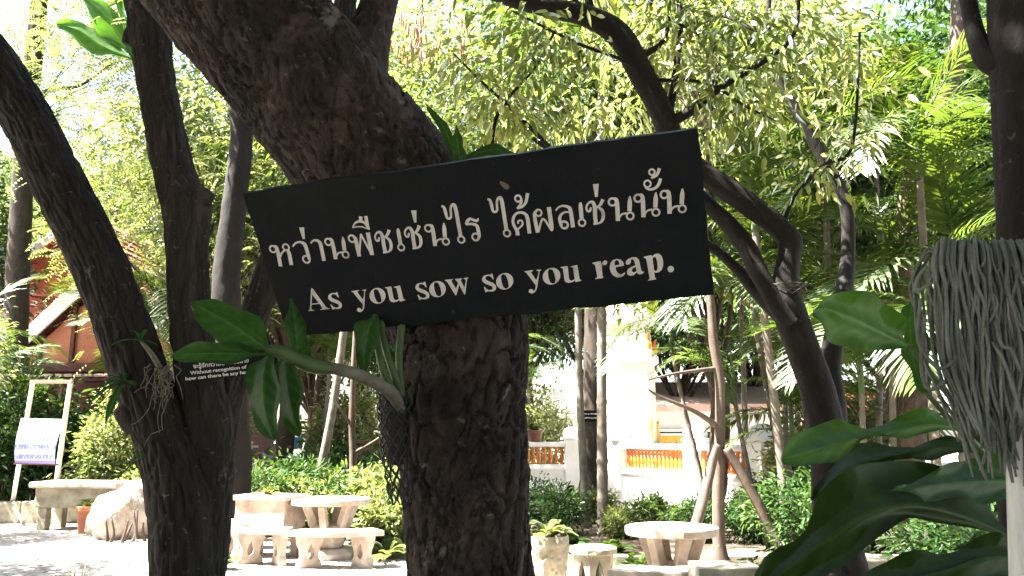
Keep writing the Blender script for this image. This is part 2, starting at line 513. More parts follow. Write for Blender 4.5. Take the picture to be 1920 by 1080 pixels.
# the paved court: pavers in running bond, the nearest ones single, the rest joined
PAVER = M_plain('paver', [(.3, (.25, .22, .21)), (.55, (.36, .33, .315)), (.75, (.44, .41, .39))], 1.6, .9, .4, .004, 50)
pv = MB().box((0, 0, 0), (1.6, .9, .008))
paving = tag(obj('paving', MB().box((-1.6, 12.2, -.001), (11, 9, .006)).mesh('paving'), GROUND), kind='structure')
pm_ = MB().box((0, 0, .011), (.232, .112, .022)).mesh('paver', bevel=.006)
pm_.materials.append(PAVER)
spots = []
for j in range(76):
    for i in range(46):
        x = -7.0 + (i + .5 * (j % 2)) * .24
        y = 7.8 + j * .12
        if x < -1.2 or (y > 8.6 and x < 3.8):
            spots.append((x, y))
vis = sorted([p for p in spots if abs(p[0] + 4.2) < 2.0 and 9.0 < p[1]], key=lambda p: p[1])[:280]
vs = set(vis)
for x, y in vis:
    o = bpy.data.objects.new('paver', pm_)
    COL.objects.link(o)
    o.parent = paving
    o.location = (x, y, .002 + random.uniform(-.002, .003))
    o.rotation_euler = (random.gauss(0, .006), random.gauss(0, .006), random.gauss(0, .01))
rest = np.array([p for p in spots if p not in vs])
bv = np.array([v.co for v in pm_.vertices])
bq = [list(p.vertices) for p in pm_.polygons]
Vr = (bv[None] + np.column_stack([rest, rng.uniform(0, .004, len(rest))])[:, None, :]).reshape(-1, 3)
q4 = np.array([f for f in bq if len(f) == 4]); q3 = np.array([f for f in bq if len(f) == 3]).reshape(-1, 3)
off = (np.arange(len(rest)) * len(bv))[:, None, None]
rp = obj('paver_field', np_mesh('paver_field', Vr, (q4[None] + off).reshape(-1, 4), (q3[None] + off).reshape(-1, 3) if len(q3) else None), PAVER, paving, local=True)
rp['kind'] = 'stuff'

# ------------------------------------------------------------------ foliage builders
def unit(a): return a / (np.linalg.norm(a, axis=-1, keepdims=True) + 1e-9)
def leaves(name, P, D, N, L, W, detail=1, fold=.25, droop=.15, tint=None):
    n = len(P)
    D = unit(D); S = unit(np.cross(D, N)); U = np.cross(S, D)
    L = np.broadcast_to(L, n)[:, None]; W = np.broadcast_to(W, n)[:, None]
    tip = P + D * L - U * L * droop
    if tint is None: tint = rng.random(n)
    if detail == 0:
        c = P + D * L * .45 + U * W * fold
        V = np.stack([P, c + S * W * .5, tip, c - S * W * .5], 1)
        tr = np.array([[0, 1, 2], [0, 2, 3]])
        k = 4
        T = (tr[None] + (np.arange(n) * k)[:, None, None]).reshape(-1, 3)
        return np_mesh(name, V.reshape(-1, 3), None, T, False, np.repeat(tint, k))
    c1 = P + D * L * .28 + U * (W * fold - L * droop * .1)
    c2 = P + D * L * .66 + U * (W * fold * .8 - L * droop * .45)
    V = np.stack([P, c1 + S * W * .46, c2 + S * W * .40, tip, c2 - S * W * .40, c1 - S * W * .46], 1)
    qd = np.array([[0, 1, 2, 3], [0, 3, 4, 5]])
    Q = (qd[None] + (np.arange(n) * 6)[:, None, None]).reshape(-1, 4)
    return np_mesh(name, V.reshape(-1, 3), Q, None, False, np.repeat(tint, 6))
def clump_crown(n_clump, per, rad, cen, cr, leaf, hollow=.5, seed=1, flat=.6, droop_dir=.5, zmin=-9):
    """leaf positions in clumps spread through a lumpy ellipsoid"""
    g = np.random.default_rng(seed)
    v = unit(g.normal(size=(n_clump, 3)))
    lump = .62 + .6 * vnoise(v, 1.9, seed)
    r = (hollow + (1 - hollow) * g.random(n_clump) ** .6) * lump
    C = v * r[:, None] * np.array(rad) + np.array(cen)
    C = C[C[:, 2] > zmin]
    n_clump = len(C)
    csz = cr * g.uniform(.6, 1.3, n_clump)
    k = np.repeat(np.arange(n_clump), per)
    o = g.normal(size=(len(k), 3)) * np.array([1, 1, flat]) * .55
    P = C[k] + o * csz[k][:, None]
    out = unit(P - np.array(cen) + 1e-6)
    D = unit(o * .8 + out * .5 + g.normal(size=o.shape) * .45 + np.array([0, 0, -droop_dir]))
    N = unit(np.array([0, 0, 1.0]) + g.normal(size=o.shape) * .55)
    L = leaf[0] * g.uniform(.65, 1.25, len(k)); W = leaf[1] * g.uniform(.7, 1.2, len(k))
    tint = np.clip(.5 + .25 * g.normal(size=n_clump)[k] + .2 * g.normal(size=len(k)), 0, 1)
    return P, D, N, L, W, tint, C
def pinnate_crown(name, C, cr, per, seed, flen=.34, pairs=8, lw=(.075, .024), droop=.35):
    """feathery compound leaves: each a rib with rows of leaflets"""
    g = np.random.default_rng(seed)
    k = np.repeat(np.arange(len(C)), per)
    o = g.normal(size=(len(k), 3)) * np.array([1, 1, .55]) * .5
    P0 = C[k] + o * cr
    D = unit(o + g.normal(size=o.shape) * .35 + np.array([0, 0, -.1]))
    S = unit(np.cross(D, np.array([0, 0, 1.0]) + g.normal(size=o.shape) * .3)); U = np.cross(S, D)
    Ps, Ds, Ns, Ts = [], [], [], []
    tn = np.clip(.5 + .22 * g.normal(size=len(C))[k] + .15 * g.normal(size=len(k)), 0, 1)
    Lf = flen * g.uniform(.7, 1.2, len(k))[:, None]
    for i in range(pairs):
        t = (i + 1) / pairs
        B = P0 + D * Lf * t - np.array([0, 0, 1]) * Lf * droop * t * t
        for s in (-1, 1):
            Ps.append(B); Ds.append(S * s + D * .45 - U * .25); Ns.append(U); Ts.append(tn)
    P, Dd, N = np.vstack(Ps), np.vstack(Ds), np.vstack(Ns)
    return leaves(name, P, Dd, N, lw[0] * g.uniform(.8, 1.15, len(P)), lw[1], 0, .1, .15, np.concatenate(Ts))

def smooth_bark(amp=.06, k=5, s=0, knob=.0):
    def f(TH, S, r):
        Pn = np.stack([np.cos(TH) * 1.3, np.sin(TH) * 1.3, S * 2.2], -1)
        return r * (fbm(Pn, 1.6, 4, s) - .5) * 2 * amp
    return f
def plated_bark(amp=.018, cell=.06, s=0):
    def f(TH, S, r):
        wrap = max(4, int(round(2 * math.pi * float(np.mean(r)) / cell)))
        w1 = fbm(np.stack([np.cos(TH) * 2, np.sin(TH) * 2, S * 6], -1), 1.5, 3, s) - .5
        w2 = fbm(np.stack([np.cos(TH) * 1.1, np.sin(TH) * 1.1, S * 2.3], -1), 1.3, 3, s + 21) - .5
        U = TH / (2 * math.pi) * wrap + w1 * 1.9 + w2 * 2.6
        V_ = S / (cell * 1.7) * 1.0 + w1 * 2.4 - w2 * 3.0
        f1, f2 = worley(U, V_, wrap, s)
        f1b, f2b = worley(U * 2 + .3, V_ * 2.2, wrap * 2, s + 5)
        mx_ = sstep(-.1, .12, w2)
        pl = sstep(.01, .13, f2 - f1) * (.85 - .45 * mx_) + sstep(.0, .16, f2b - f1b) * (.15 + .45 * mx_)
        hgt = _h(np.floor(U * 1).astype(np.int64) % wrap, np.floor(V_).astype(np.int64), 0 * U.astype(np.int64), s) * .35
        big = (fbm(np.stack([np.cos(TH), np.sin(TH), S * 1.6], -1), 1.4, 3, s + 9) - .5)
        fine = fbm(np.stack([np.cos(TH) * 8, np.sin(TH) * 8, S * 30], -1), 1, 4, s + 3) - .5
        return amp * (pl - .8 + hgt) + r * .16 * big + amp * .5 * fine
    return f
def furrow_bark(amp=.016, cell=.03, s=0, lump=.14):
    def f(TH, S, r):
        wrap = max(6, int(round(2 * math.pi * float(np.mean(r)) / cell)))
        w1 = fbm(np.stack([np.cos(TH) * 2.2, np.sin(TH) * 2.2, S * 3], -1), 1.3, 3, s) - .5
        f1, f2 = worley(TH / (2 * math.pi) * wrap + w1 * 2.2, S / (cell * 7) + w1, wrap, s)
        pl = sstep(0, .35, f2 - f1)
        big = (fbm(np.stack([np.cos(TH), np.sin(TH), S * 1.5], -1), 1.5, 3, s + 9) - .5)
        fine = fbm(np.stack([np.cos(TH) * 9, np.sin(TH) * 9, S * 9], -1), 1, 4, s + 3) - .5
        return amp * (pl - .6) + r * lump * 2 * big + amp * .7 * fine
    return f
def limb(pts, n, seg, bark):
    """pts: (px, py, width_px, Y) rows -> tube arrays in the place"""
    W = np.array([at(p[0], p[1], p[3]) for p in pts])
    r = np.array([p[2] / 2 * ppm(p[0], p[1], p[3]) for p in pts])
    return tube_arr(W, r, n, seg, bark)
def to_ground(px, Y, dx=0.0):
    """pixel row where the ground is at that place"""
    p = np.array([at(px, 540, Y)[0] + dx, Y, 0.0])
    v = p - CAMP
    f = np.array([0, CT, ST]); u = np.array([0, -ST, CT])
    return CX + FPX * v[0] / (v @ f), CY - FPX * (v @ u) / (v @ f)
def gpt(px, py): return tuple(gnd(px, py))

# ================================================================== NEAR TREES
# --- the big leaning tree that carries the board
bx, by = to_ground(930, 2.45)
main_tree = thing('leaning_tree', 'thick tree with scaly bark leaning left, carrying the big black board', 'tree', tuple(at(bx, by, 2.45)))
a1 = limb([(bx, by + 60, 420, 2.45), (920, 1500, 300, 2.44), (884, 1080, 226, 2.42), (872, 900, 232, 2.4), (862, 760, 240, 2.38), (864, 620, 250, 2.36), (812, 480, 272, 2.31),
           (704, 330, 258, 2.24), (594, 180, 262, 2.2), (484, 50, 264, 2.18), (374, -80, 262, 2.18), (262, -230, 250, 2.22), (180, -520, 230, 2.35), (150, -850, 200, 2.4)],
          620, 200, plated_bark(.021, .055, 3))
a2 = limb([(610, 230, 190, 2.22), (660, 130, 130, 2.24), (694, 60, 76, 2.28), (712, 0, 62, 2.32), (730, -70, 56, 2.38), (760, -260, 58, 2.6), (820, -600, 46, 3.0)], 160, 60, plated_bark(.009, .04, 8))
a4 = limb([(730, 240, 150, 2.24), (775, 262, 104, 2.26), (815, 285, 62, 2.29), (840, 300, 30, 2.32)], 60, 40, plated_bark(.006, .04, 15))
obj('trunk', tubes_mesh('trunk', [a1, a2, a4]), BARK_MAIN, main_tree)
P, D, N, L, W, T, C = clump_crown(700, 66, (7.0, 4.8, 2.3), (-4.0, .2, 8.4), .8, (.26, .1), .1, 21, .5)
obj('crown', leaves('crown', P, D, N, L, W, 0, tint=T), LF_MID, main_tree)
lb = [tube_arr(np.array([at(150, -850, 2.4), at(150, -850, 2.4) * .5 + C[k] * .5 + np.array([0, 0, .4]), C[k]]), np.array([.09, .05, .012]), 10, 6) for k in range(0, 300, 16)]
obj('limbs', tubes_mesh('limbs', lb), BARK_MAIN, main_tree)

# --- the twin-stemmed tree behind it on the left
bx, by = to_ground(365, 4.6)
left_tree = thing('twin_stem_tree', 'dark furrowed tree forking into bare stems, carrying the small black board', 'tree', tuple(at(bx, by, 4.6)))
Yl = 4.6
b1 = limb([(bx, by + 40, 290, Yl), (358, 1230, 160, Yl), (352, 1080, 132, Yl), (346, 960, 128, Yl), (330, 880, 118, Yl), (306, 810, 108, Yl), (275, 740, 100, Yl - .02),
           (240, 640, 100, Yl - .05), (212, 560, 94, Yl - .1), (160, 440, 92, Yl - .15), (100, 320, 90, Yl - .2), (48, 220, 88, Yl - .2), (-20, 120, 96, Yl - .2), (-120, -40, 86, Yl - .2), (-260, -330, 66, Yl)],
          420, 110, furrow_bark(.014, .034, 2))
b2 = limb([(376, 1080, 90, Yl + .05), (384, 960, 92, Yl + .05), (388, 860, 94, Yl + .06), (386, 780, 92, Yl + .06), (372, 700, 80, Yl + .04), (358, 600, 74, Yl + .02), (352, 490, 72, Yl), (350, 400, 78, Yl),
           (330, 330, 74, Yl), (308, 240, 68, Yl), (290, 130, 68, Yl), (280, 60, 72, Yl), (262, 10, 52, Yl), (240, -60, 46, Yl), (190, -260, 40, Yl), (120, -520, 28, Yl + .2)],
          380, 90, furrow_bark(.011, .034, 6))
b3 = limb([(400, 900, 60, Yl + .12), (412, 800, 64, Yl + .14), (432, 720, 60, Yl + .18), (462, 640, 54, Yl + .22), (488, 560, 54, Yl + .26), (520, 470, 50, Yl + .32), (560, 380, 48, Yl + .4), (620, 200, 44, Yl + .6), (660, -100, 38, Yl + .9), (690, -400, 28, Yl + 1.2)],
          260, 70, furrow_bark(.009, .03, 9))
b4 = limb([(362, 400, 70, Yl), (380, 372, 44, Yl - .03), (396, 368, 20, Yl - .05)], 30, 30, furrow_bark(.006, .03, 4))
b5 = limb([(268, 72, 60, Yl), (246, 62, 26, Yl - .03), (236, 82, 14, Yl - .04)], 24, 24, furrow_bark(.005, .03, 5))
b6 = limb([(262, 790, 70, Yl - .03), (236, 768, 50, Yl - .08), (224, 760, 34, Yl - .1)], 24, 30, furrow_bark(.008, .03, 7))
b7 = limb([(290, 60, 60, Yl), (310, -10, 50, Yl + .05), (340, -120, 44, Yl + .1), (380, -400, 34, Yl + .3)], 50, 30, furrow_bark(.006, .03, 11))
obj('trunk', tubes_mesh('trunk', [b1, b2, b3, b4, b5, b6, b7]), BARK_LEFT, left_tree)
P, D, N, L, W, T, C = clump_crown(330, 66, (3.6, 1.8, 1.8), (-6.2, 5.0, 8.2), .8, (.24, .09), .1, 33, .5, zmin=6.4)
obj('crown', leaves('crown', P, D, N, L, W, 0, tint=T), LF_MID, left_tree)

# --- the dark trunk at the right edge
bx, by = to_ground(1935, 2.9)
edge_tree = thing('straight_dark_tree', 'straight dark trunk standing behind the mop', 'tree', tuple(at(bx, by, 2.9)))
c1 = limb([(bx, by + 40, 150, 2.9), (1925, 900, 104, 2.9), (1920, 450, 92, 2.9), (1914, 200, 96, 2.9), (1908, -30, 98, 2.9), (1900, -400, 80, 2.9), (1880, -900, 60, 3.0)], 260, 70, plated_bark(.006, .05, 31))
c2 = limb([(1880, 120, 60, 2.92), (1850, 110, 42, 2.95), (1828, 60, 34, 3.0), (1812, -20, 30, 3.05), (1780, -200, 24, 3.2), (1720, -500, 18, 3.6)], 90, 30, smooth_bark(.1, 5, 4))
obj('trunk', tubes_mesh('trunk', [c1, c2]), BARK_SHADED, edge_tree)
P, D, N, L, W, T, C = clump_crown(260, 56, (3.4, 3.6, 1.7), (2.6, .8, 7.0), .75, (.2, .075), .1, 35, .5, zmin=5.4)
obj('crown', leaves('crown', P, D, N, L, W, 0, tint=T), LF_MID, edge_tree)

# --- the winding tree right of the board
Yw = 5.2
bx, by = to_ground(1570, Yw + .1)
wind = thing('winding_tree', 'dark winding tree whose bent limbs pass behind the big black board', 'tree', tuple(at(bx, by, Yw + .1)))
d1 = limb([(bx, by + 30, 130, Yw + .1), (1568, 1000, 80, Yw + .1), (1555, 850, 70, Yw + .1), (1535, 740, 62, Yw + .05), (1508, 660, 60, Yw), (1482, 590, 60, Yw), (1474, 540, 52, Yw),
           (1478, 490, 42, Yw), (1482, 455, 44, Yw), (1462, 428, 42, Yw), (1410, 388, 42, Yw), (1350, 346, 42, Yw), (1300, 310, 42, Yw + .05), (1262, 262, 44, Yw + .1), (1238, 205, 44, Yw + .1), (1200, 135, 46, Yw + .1),
           (1160, 66, 46, Yw + .1), (1100, 30, 40, Yw + .1), (1030, 14, 36, Yw + .1), (940, -12, 34, Yw + .1), (820, -70, 32, Yw + .2), (700, -200, 28, Yw + .4), (620, -420, 20, Yw + .6)], 420, 44, plated_bark(.005, .04, 41))
d2 = limb([(1490, 610, 50, Yw - .03), (1455, 565, 38, Yw - .02), (1425, 515, 34, Yw), (1398, 460, 34, Yw + .05), (1362, 415, 32, Yw + .1), (1325, 380, 28, Yw + .16), (1280, 330, 26, Yw + .25), (1230, 200, 20, Yw + .5), (1215, 60, 16, Yw + .7), (1230, -160, 12, Yw + .8)], 160, 30, smooth_bark(.1, 5, 2))
d3 = limb([(1465, 590, 36, Yw + .05), (1420, 548, 28, Yw + .1), (1385, 508, 22, Yw + .15), (1340, 468, 18, Yw + .2), (1260, 420, 15, Yw + .3), (1100, 330, 12, Yw + .5), (1000, 260, 8, Yw + .6)], 120, 24, smooth_bark(.1, 5, 3))
d4 = limb([(1560, 900, 60, Yw + .2), (1562, 760, 46, Yw + .26), (1556, 690, 40, Yw + .3), (1568, 620, 40, Yw + .36), (1580, 560, 36, Yw + .4), (1590, 480, 26, Yw + .5), (1585, 380, 24, Yw + .5), (1545, 300, 22, Yw + .5), (1500, 220, 20, Yw + .5), (1462, 150, 15, Yw + .5), (1440, 60, 11, Yw + .5), (1450, -120, 8, Yw + .5)], 220, 26, smooth_bark(.08, 5, 5))
thin = []
for pts in ([(1252, 235, 17, 5.3), (1268, 130, 13, 5.3), (1276, 40, 10, 5.35), (1262, -60, 8, 5.4)],
            [(1256, 230, 22, 5.3), (1300, 205, 18, 5.2), (1350, 165, 14, 5.1), (1440, 110, 10, 5.0), (1490, 60, 8, 5.0), (1500, -40, 6, 5.0)],
            [(1190, 110, 18, 5.3), (1240, 80, 10, 5.3), (1255, 20, 8, 5.35), (1235, -60, 7, 5.4)],
            [(1150, 60, 22, 5.3), (1106, 10, 16, 5.3), (1110, -60, 12, 5.3)],
            [(1230, 180, 9, 5.3), (1180, 120, 7, 5.2), (1080, 80, 6, 5.1), (960, 20, 4, 5.0)],
            [(1468, 425, 9, 5.2), (1490, 370, 8, 5.15), (1545, 310, 8, 5.1), (1590, 290, 7, 5.05), (1605, 220, 6, 5.0), (1612, 60, 5, 5.0)],
            [(1225, 150, 8, 5.3), (1320, 155, 6, 5.1), (1400, 200, 5, 5.0), (1460, 230, 4, 4.9)],
            [(1030, 275, 9, 5.5), (965, 210, 7, 5.4), (900, 150, 5, 5.3), (850, 100, 3, 5.3)],
            [(920, 300, 7, 5.5), (935, 210, 7, 5.4), (1000, 130, 5, 5.3), (1040, 60, 4, 5.3)],
            [(1280, 50, 7, 5.4), (1350, 30, 6, 5.2), (1420, 60, 4, 5.0)], [(1110, 20, 7, 5.3), (1000, -40, 5, 5.2), (880, -40, 3, 5.1)]):
    thin.append(limb(pts, 40, 9, smooth_bark(.12, 5, 7)))
obj('trunk', tubes_mesh('trunk', [d1, d4]), BARK_SHADED, wind)
lo = obj('limb', tubes_mesh('limb', [d2, d3]), BARK_SHADED, wind)
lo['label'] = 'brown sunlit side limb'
obj('twigs', tubes_mesh('twigs', thin), BARK_SHADED, wind)
# leaves of this tree hang in sprays along its twigs
Ps, Ds, Ls, Tt = [], [], [], []
g = np.random.default_rng(5)
anch = []
for V, q, t in thin:
    k = V[: (len(V) - 2)].reshape(-1, 9, 3).mean(1)
    anch += list(k[8::2])
for _ in range(95):
    anch.append(at(g.uniform(860, 1560), g.uniform(-160, 235), g.uniform(5.6, 6.9)))
for _ in range(24):
    anch.append(at(g.uniform(880, 1330), g.uniform(180, 290), g.uniform(5.7, 6.7)))
for _ in range(120):  # unseen leaf sprays overhead, added to shade the arching limb
    anch.append(at(g.uniform(250, 1350), g.uniform(-620, -230), g.uniform(4.7, 5.35)))
anch = np.array(anch)
for a in anch:
    n = g.integers(10, 26)
    sp = g.normal(size=(n, 3)) * np.array([.15, .15, .09])
    Ps.append(a + sp)
    Ds.append(unit(sp) * .7 + np.array([0, 0, -.75]) + g.normal(size=(n, 3)) * .28)
    Tt.append(np.clip(g.normal(.5, .22) + g.normal(size=n) * .2, 0, 1))
P = np.vstack(Ps); D = np.vstack(Ds); T = np.concatenate(Tt)
ax_ = catmull(np.array([at(p_[0], p_[1], 5.25) for p_ in ((1300, 310), (1262, 262), (1238, 205), (1200, 135), (1160, 66), (1100, 30), (1030, 14), (940, -12), (820, -70))]), 60)
far_ = np.linalg.norm((P[:, None, :] - ax_[None]) * np.array([1, .25, 1]), axis=2).min(1) > .17
P, D, T = P[far_ | (P[:, 1] > 5.6)], D[far_ | (P[:, 1] > 5.6)], T[far_ | (P[:, 1] > 5.6)]
N = unit(g.normal(size=P.shape) + np.array([0, -.4, .9]))
obj('crown', leaves('crown', P, D, N, .115 * g.uniform(.45, 1.3, len(P)), .032 * g.uniform(.7, 1.3, len(P)), 1, .15, .12, T), LF_YEL, wind)
# hanging seed pods
# wire basket round the fork
bk = []
c0 = at(1476, 548, Yw)
for s in (-1, 1):
    for k in range(12):
        pts = []
        for i in range(8):
            a = 2 * math.pi * (k / 12 + s * i / 30)
            rr = .075 + .05 * (i / 7)
            pts.append(c0 + np.array([rr * math.cos(a), rr * math.sin(a), -.06 + .1 * i / 7]))
        bk.append(tube_arr(np.array(pts), np.full(8, .0022), 8, 4))
ring = np.array([c0 + np.array([.125 * math.cos(a), .125 * math.sin(a), .042]) for a in np.linspace(0, 2 * math.pi, 25)])
bk.append(tube_arr(ring, np.full(25, .003), 25, 5))
wb = tag(obj('wire_basket', tubes_mesh('wire_basket', bk), BARK_BROWN), 'small wire basket hung in the fork of the winding tree', 'basket')

# ================================================================== THE BIG BLACK BOARD
KD = 2.2
corner = [CAMP + s * KD * ray(*p) for s, p in zip((.93047, .82019, .88972, 1.0), ((455, 362), (1308, 240), (1338, 553), (541, 632)))]
Bo = corner[3]
Bu = corner[2] - corner[3]; BW = np.linalg.norm(Bu); Bu = Bu / BW
Bn = np.cross(corner[0] - corner[3], Bu); Bn = Bn / np.linalg.norm(Bn)
if Bn[1] > 0: Bn = -Bn
Bv = np.cross(Bn, Bu); Bv = Bv if Bv[2] > 0 else -Bv
BH = float((corner[0] - corner[3]) @ Bv)
def buv(px, py):
    d = ray(px, py)
    p = CAMP + d * ((Bo - CAMP) @ Bn / (d @ Bn))
    return np.array([(p - Bo) @ Bu, (p - Bo) @ Bv])
def bpt(u, v, h): return Bo + Bu * u + Bv * v + Bn * h
TH_ = .016
board = thing('proverb_board', 'large tilted black board lettered in white Thai and English, fixed to the leaning tree', 'sign', tuple(bpt(BW / 2, 0, -TH_)))
# slightly uneven hand-cut edge
ed = []
def side(a, b, n):
    for i in range(n):
        t = i / n
        p = np.array(a) * (1 - t) + np.array(b) * t
        ed.append((p[0] + random.gauss(0, .0013), p[1] + random.gauss(0, .0013)))
side((0, 0), (BW, 0), 30); side((BW, 0), (BW, BH), 12); side((BW, BH), (0, BH), 30); side((0, BH), (0, 0), 12)
Mb = Matrix(((Bu[0], Bv[0], Bn[0], Bo[0] - Bn[0] * TH_ / 2), (Bu[1], Bv[1], Bn[1], Bo[1] - Bn[1] * TH_ / 2), (Bu[2], Bv[2], Bn[2], Bo[2] - Bn[2] * TH_ / 2), (0, 0, 0, 1)))
obj('panel', MB().prism(ed, [], Mb, TH_).mesh('panel', bevel=.0), WORN, board)
tc_ = buv(800, 470)
obj('batten', MB().box(bpt(tc_[0], BH * .55, -TH_ - .03), (.05, .05, .3), M=Matrix((Bv, Bn, Bu)).transposed()).mesh('batten'), BARK_DARK, board)
for px, py in ((700, 352), (850, 585)):
    u = buv(px, py)
    nb = MB().lathe([(.006, 0), (.006, .003), (.002, .005)], 10)
    me = nb.mesh('nail_head')
    o = obj('nail_head', me, RUBBER, board)
    for v in me.vertices:
        p = bpt(u[0] + v.co.x, u[1] + v.co.y, v.co.z); v.co = p
# paint chip
u0 = buv(946, 347)
chip = [(u0[0] + .012 * math.cos(a) * random.uniform(.3, 1) - .006 * math.sin(a), u0[1] + .014 * math.sin(a) * random.uniform(.5, 1)) for a in np.linspace(0, 6.28, 11)[:-1]]
def flat_letter(polys, h, name='letter'):
    loops = [[Vector((p[0], p[1], 0)) for p in l] for l in polys]
    pts = [p for l in polys for p in l]
    tr = tessellate_polygon(loops)
    F = []
    for a, b, c in tr:
        if (pts[b][0] - pts[a][0]) * (pts[c][1] - pts[a][1]) - (pts[b][1] - pts[a][1]) * (pts[c][0] - pts[a][0]) < 0: b, c = c, b
        F.append((a, b, c))
    me = bpy.data.meshes.new(name)
    me.from_pydata([tuple(bpt(p[0], p[1], h)) for p in pts], [], F)
    return me
obj('paint_chip', flat_letter([chip], .0006), STEMGREY, board)

# --- lettering. Shapes are drawn on enlargements: (origin x, origin y, scale) of each enlargement
E5, E6, E7 = (560, 500, 8.727), (770, 480, 8.727), (970, 460, 6.1935)
def dr(e, p): return buv(e[0] + p[0] / e[2], e[1] + p[1] / e[2])
ROM = {
 'A': (E5, [[(158,724),(160,714),(180,702),(190,640),(205,358),(215,348),(245,370),(400,590),(445,650),(478,678),(508,682),(510,690),(355,708),(355,697),(382,688),(385,672),(345,606),(212,622),(208,682),(222,702),(255,708),(256,717)], [(222,455),(330,590),(214,602)]], (334, 536)),
 's': (E5, [[(635,415),(660,495),(648,502),(618,462),(580,446),(548,452),(532,478),(545,508),(600,533),(660,558),(700,595),(712,635),(700,672),(660,690),(615,690),(585,685),(568,702),(555,700),(522,620),(536,615),(565,650),(605,668),(645,662),(660,640),(648,612),(600,592),(540,570),(500,540),(484,505),(492,465),(520,440),(565,428),(600,430),(622,412)]], (600, 558)),
 'y': (E5, [[(862,406),(864,397),(988,380),(990,390),(968,402),(962,415),(1050,535),(1068,480),(1078,402),(1062,392),(1040,388),(1042,378),(1110,370),(1108,382),(1092,392),(1085,440),(1080,620),(1070,680),(1050,720),(1015,741),(975,735),(955,712),(955,690),(970,675),(1000,672),(1020,690),(1030,705),(1045,690),(1052,650),(1050,615),(900,430),(882,412)]], (986, 555)),
 'o': (E5, [[(1280+132*math.cos(a)+12,475+130*math.sin(a)) for a in np.linspace(0,2*math.pi,28)[:-1]], [(1265,364),(1300,378),(1335,450),(1358,540),(1350,580),(1315,590),(1280,570),(1245,490),(1230,410),(1238,372)]], (1292, 475)),
 'u': (E5, [[(1412,346),(1414,336),(1506,322),(1520,330),(1552,500),(1565,535),(1595,546),(1625,537),(1640,520),(1600,350),(1585,340),(1560,338),(1560,328),(1655,305),(1662,310),(1715,520),(1725,535),(1745,538),(1746,548),(1662,570),(1648,545),(1610,570),(1555,582),(1510,570),(1490,540),(1450,365),(1435,352)]], (1579, 443)),
 'w': (E6, [[(560,398),(562,388),(690,376),(692,386),(670,396),(668,410),(742,530),(778,445),(752,405),(738,392),(728,386),(728,374),(845,362),(846,372),(825,382),(822,395),(882,520),(905,400),(900,380),(870,372),(870,360),(945,348),(946,358),(928,372),(920,400),(895,622),(880,628),(795,475),(748,640),(732,638),(600,425),(580,408)]], (753, 494)),
 'r': (E7, [[(873,210),(875,200),(960,182),(970,188),(978,225),(995,185),(1020,172),(1042,182),(1042,210),(1028,228),(1005,230),(990,215),(982,245),(985,300),(990,350),(1000,370),(998,378),(905,392),(903,384),(925,372),(928,355),(905,240),(895,220)]], (957, 282)),
 'e': (E7, [[(1240,234),(1140,254),(1150,295),(1175,325),(1205,335),(1230,325),(1248,312),(1252,322),(1235,350),(1200,370),(1160,372),(1115,350),(1085,310),(1072,262),(1080,205),(1110,170),(1155,155),(1200,165),(1230,195)], [(1133,234),(1128,195),(1140,175),(1160,168),(1178,185),(1188,220)]], (1162, 264)),
 'a': (E7, [[(1258,205),(1262,180),(1290,155),(1340,135),(1385,138),(1412,165),(1440,290),(1455,305),(1468,302),(1472,310),(1450,330),(1420,338),(1395,325),(1388,312),(1350,345),(1310,352),(1280,338),(1272,305),(1285,275),(1320,250),(1370,230),(1360,185),(1345,160),(1325,160),(1318,175),(1320,195),(1305,218),(1280,225),(1262,215)], [(1376,250),(1345,265),(1330,285),(1335,305),(1355,312),(1385,298)]], (1365, 243)),
 'p': (E7, [[(1468,140),(1470,130),(1555,112),(1568,125),(1600,98),(1640,95),(1675,120),(1692,170),(1695,230),(1680,280),(1645,310),(1610,318),(1590,310),(1598,370),(1612,382),(1612,392),(1520,410),(1518,400),(1535,390),(1535,375),(1505,200),(1495,155),(1480,145)], [(1570,150),(1588,130),(1610,140),(1625,190),(1630,250),(1625,285),(1605,298),(1588,285)]], (1580, 252)),
 '.': (E7, [[(1782+37*math.cos(a),275+37*math.sin(a)) for a in np.linspace(0,2*math.pi,20)[:-1]]], (1782, 275)),
}
LH = .0008
def roman(ch, e, c):
    E0, polys, c0 = ROM[ch]
    d = dr(e, c) - dr(E0, c0)
    obj('letter', flat_letter([[tuple(dr(E0, p) + d) for p in pl] for pl in polys], LH), LETTER, board)
for ch, e, c in (('A', E5, (334, 536)), ('s', E5, (600, 558)), ('y', E5, (986, 555)), ('o', E5, (1292, 475)), ('u', E5, (1579, 443)),
                 ('s', E6, (196, 570)), ('o', E6, (441, 540)), ('w', E6, (753, 494)), ('s', E6, (1288, 440)), ('o', E6, (1540, 412)),
                 ('y', E7, (168, 418)), ('o', E7, (398, 357)), ('u', E7, (624, 330)), ('r', E7, (957, 282)), ('e', E7, (1162, 264)),
                 ('a', E7, (1365, 243)), ('p', E7, (1580, 252)), ('.', E7, (1782, 275))):
    roman(ch, e, c)
E1, E2, E3, E4 = (490, 370, 7.2), (690, 360, 7.2), (900, 330, 7.2), (1080, 300, 7.2)
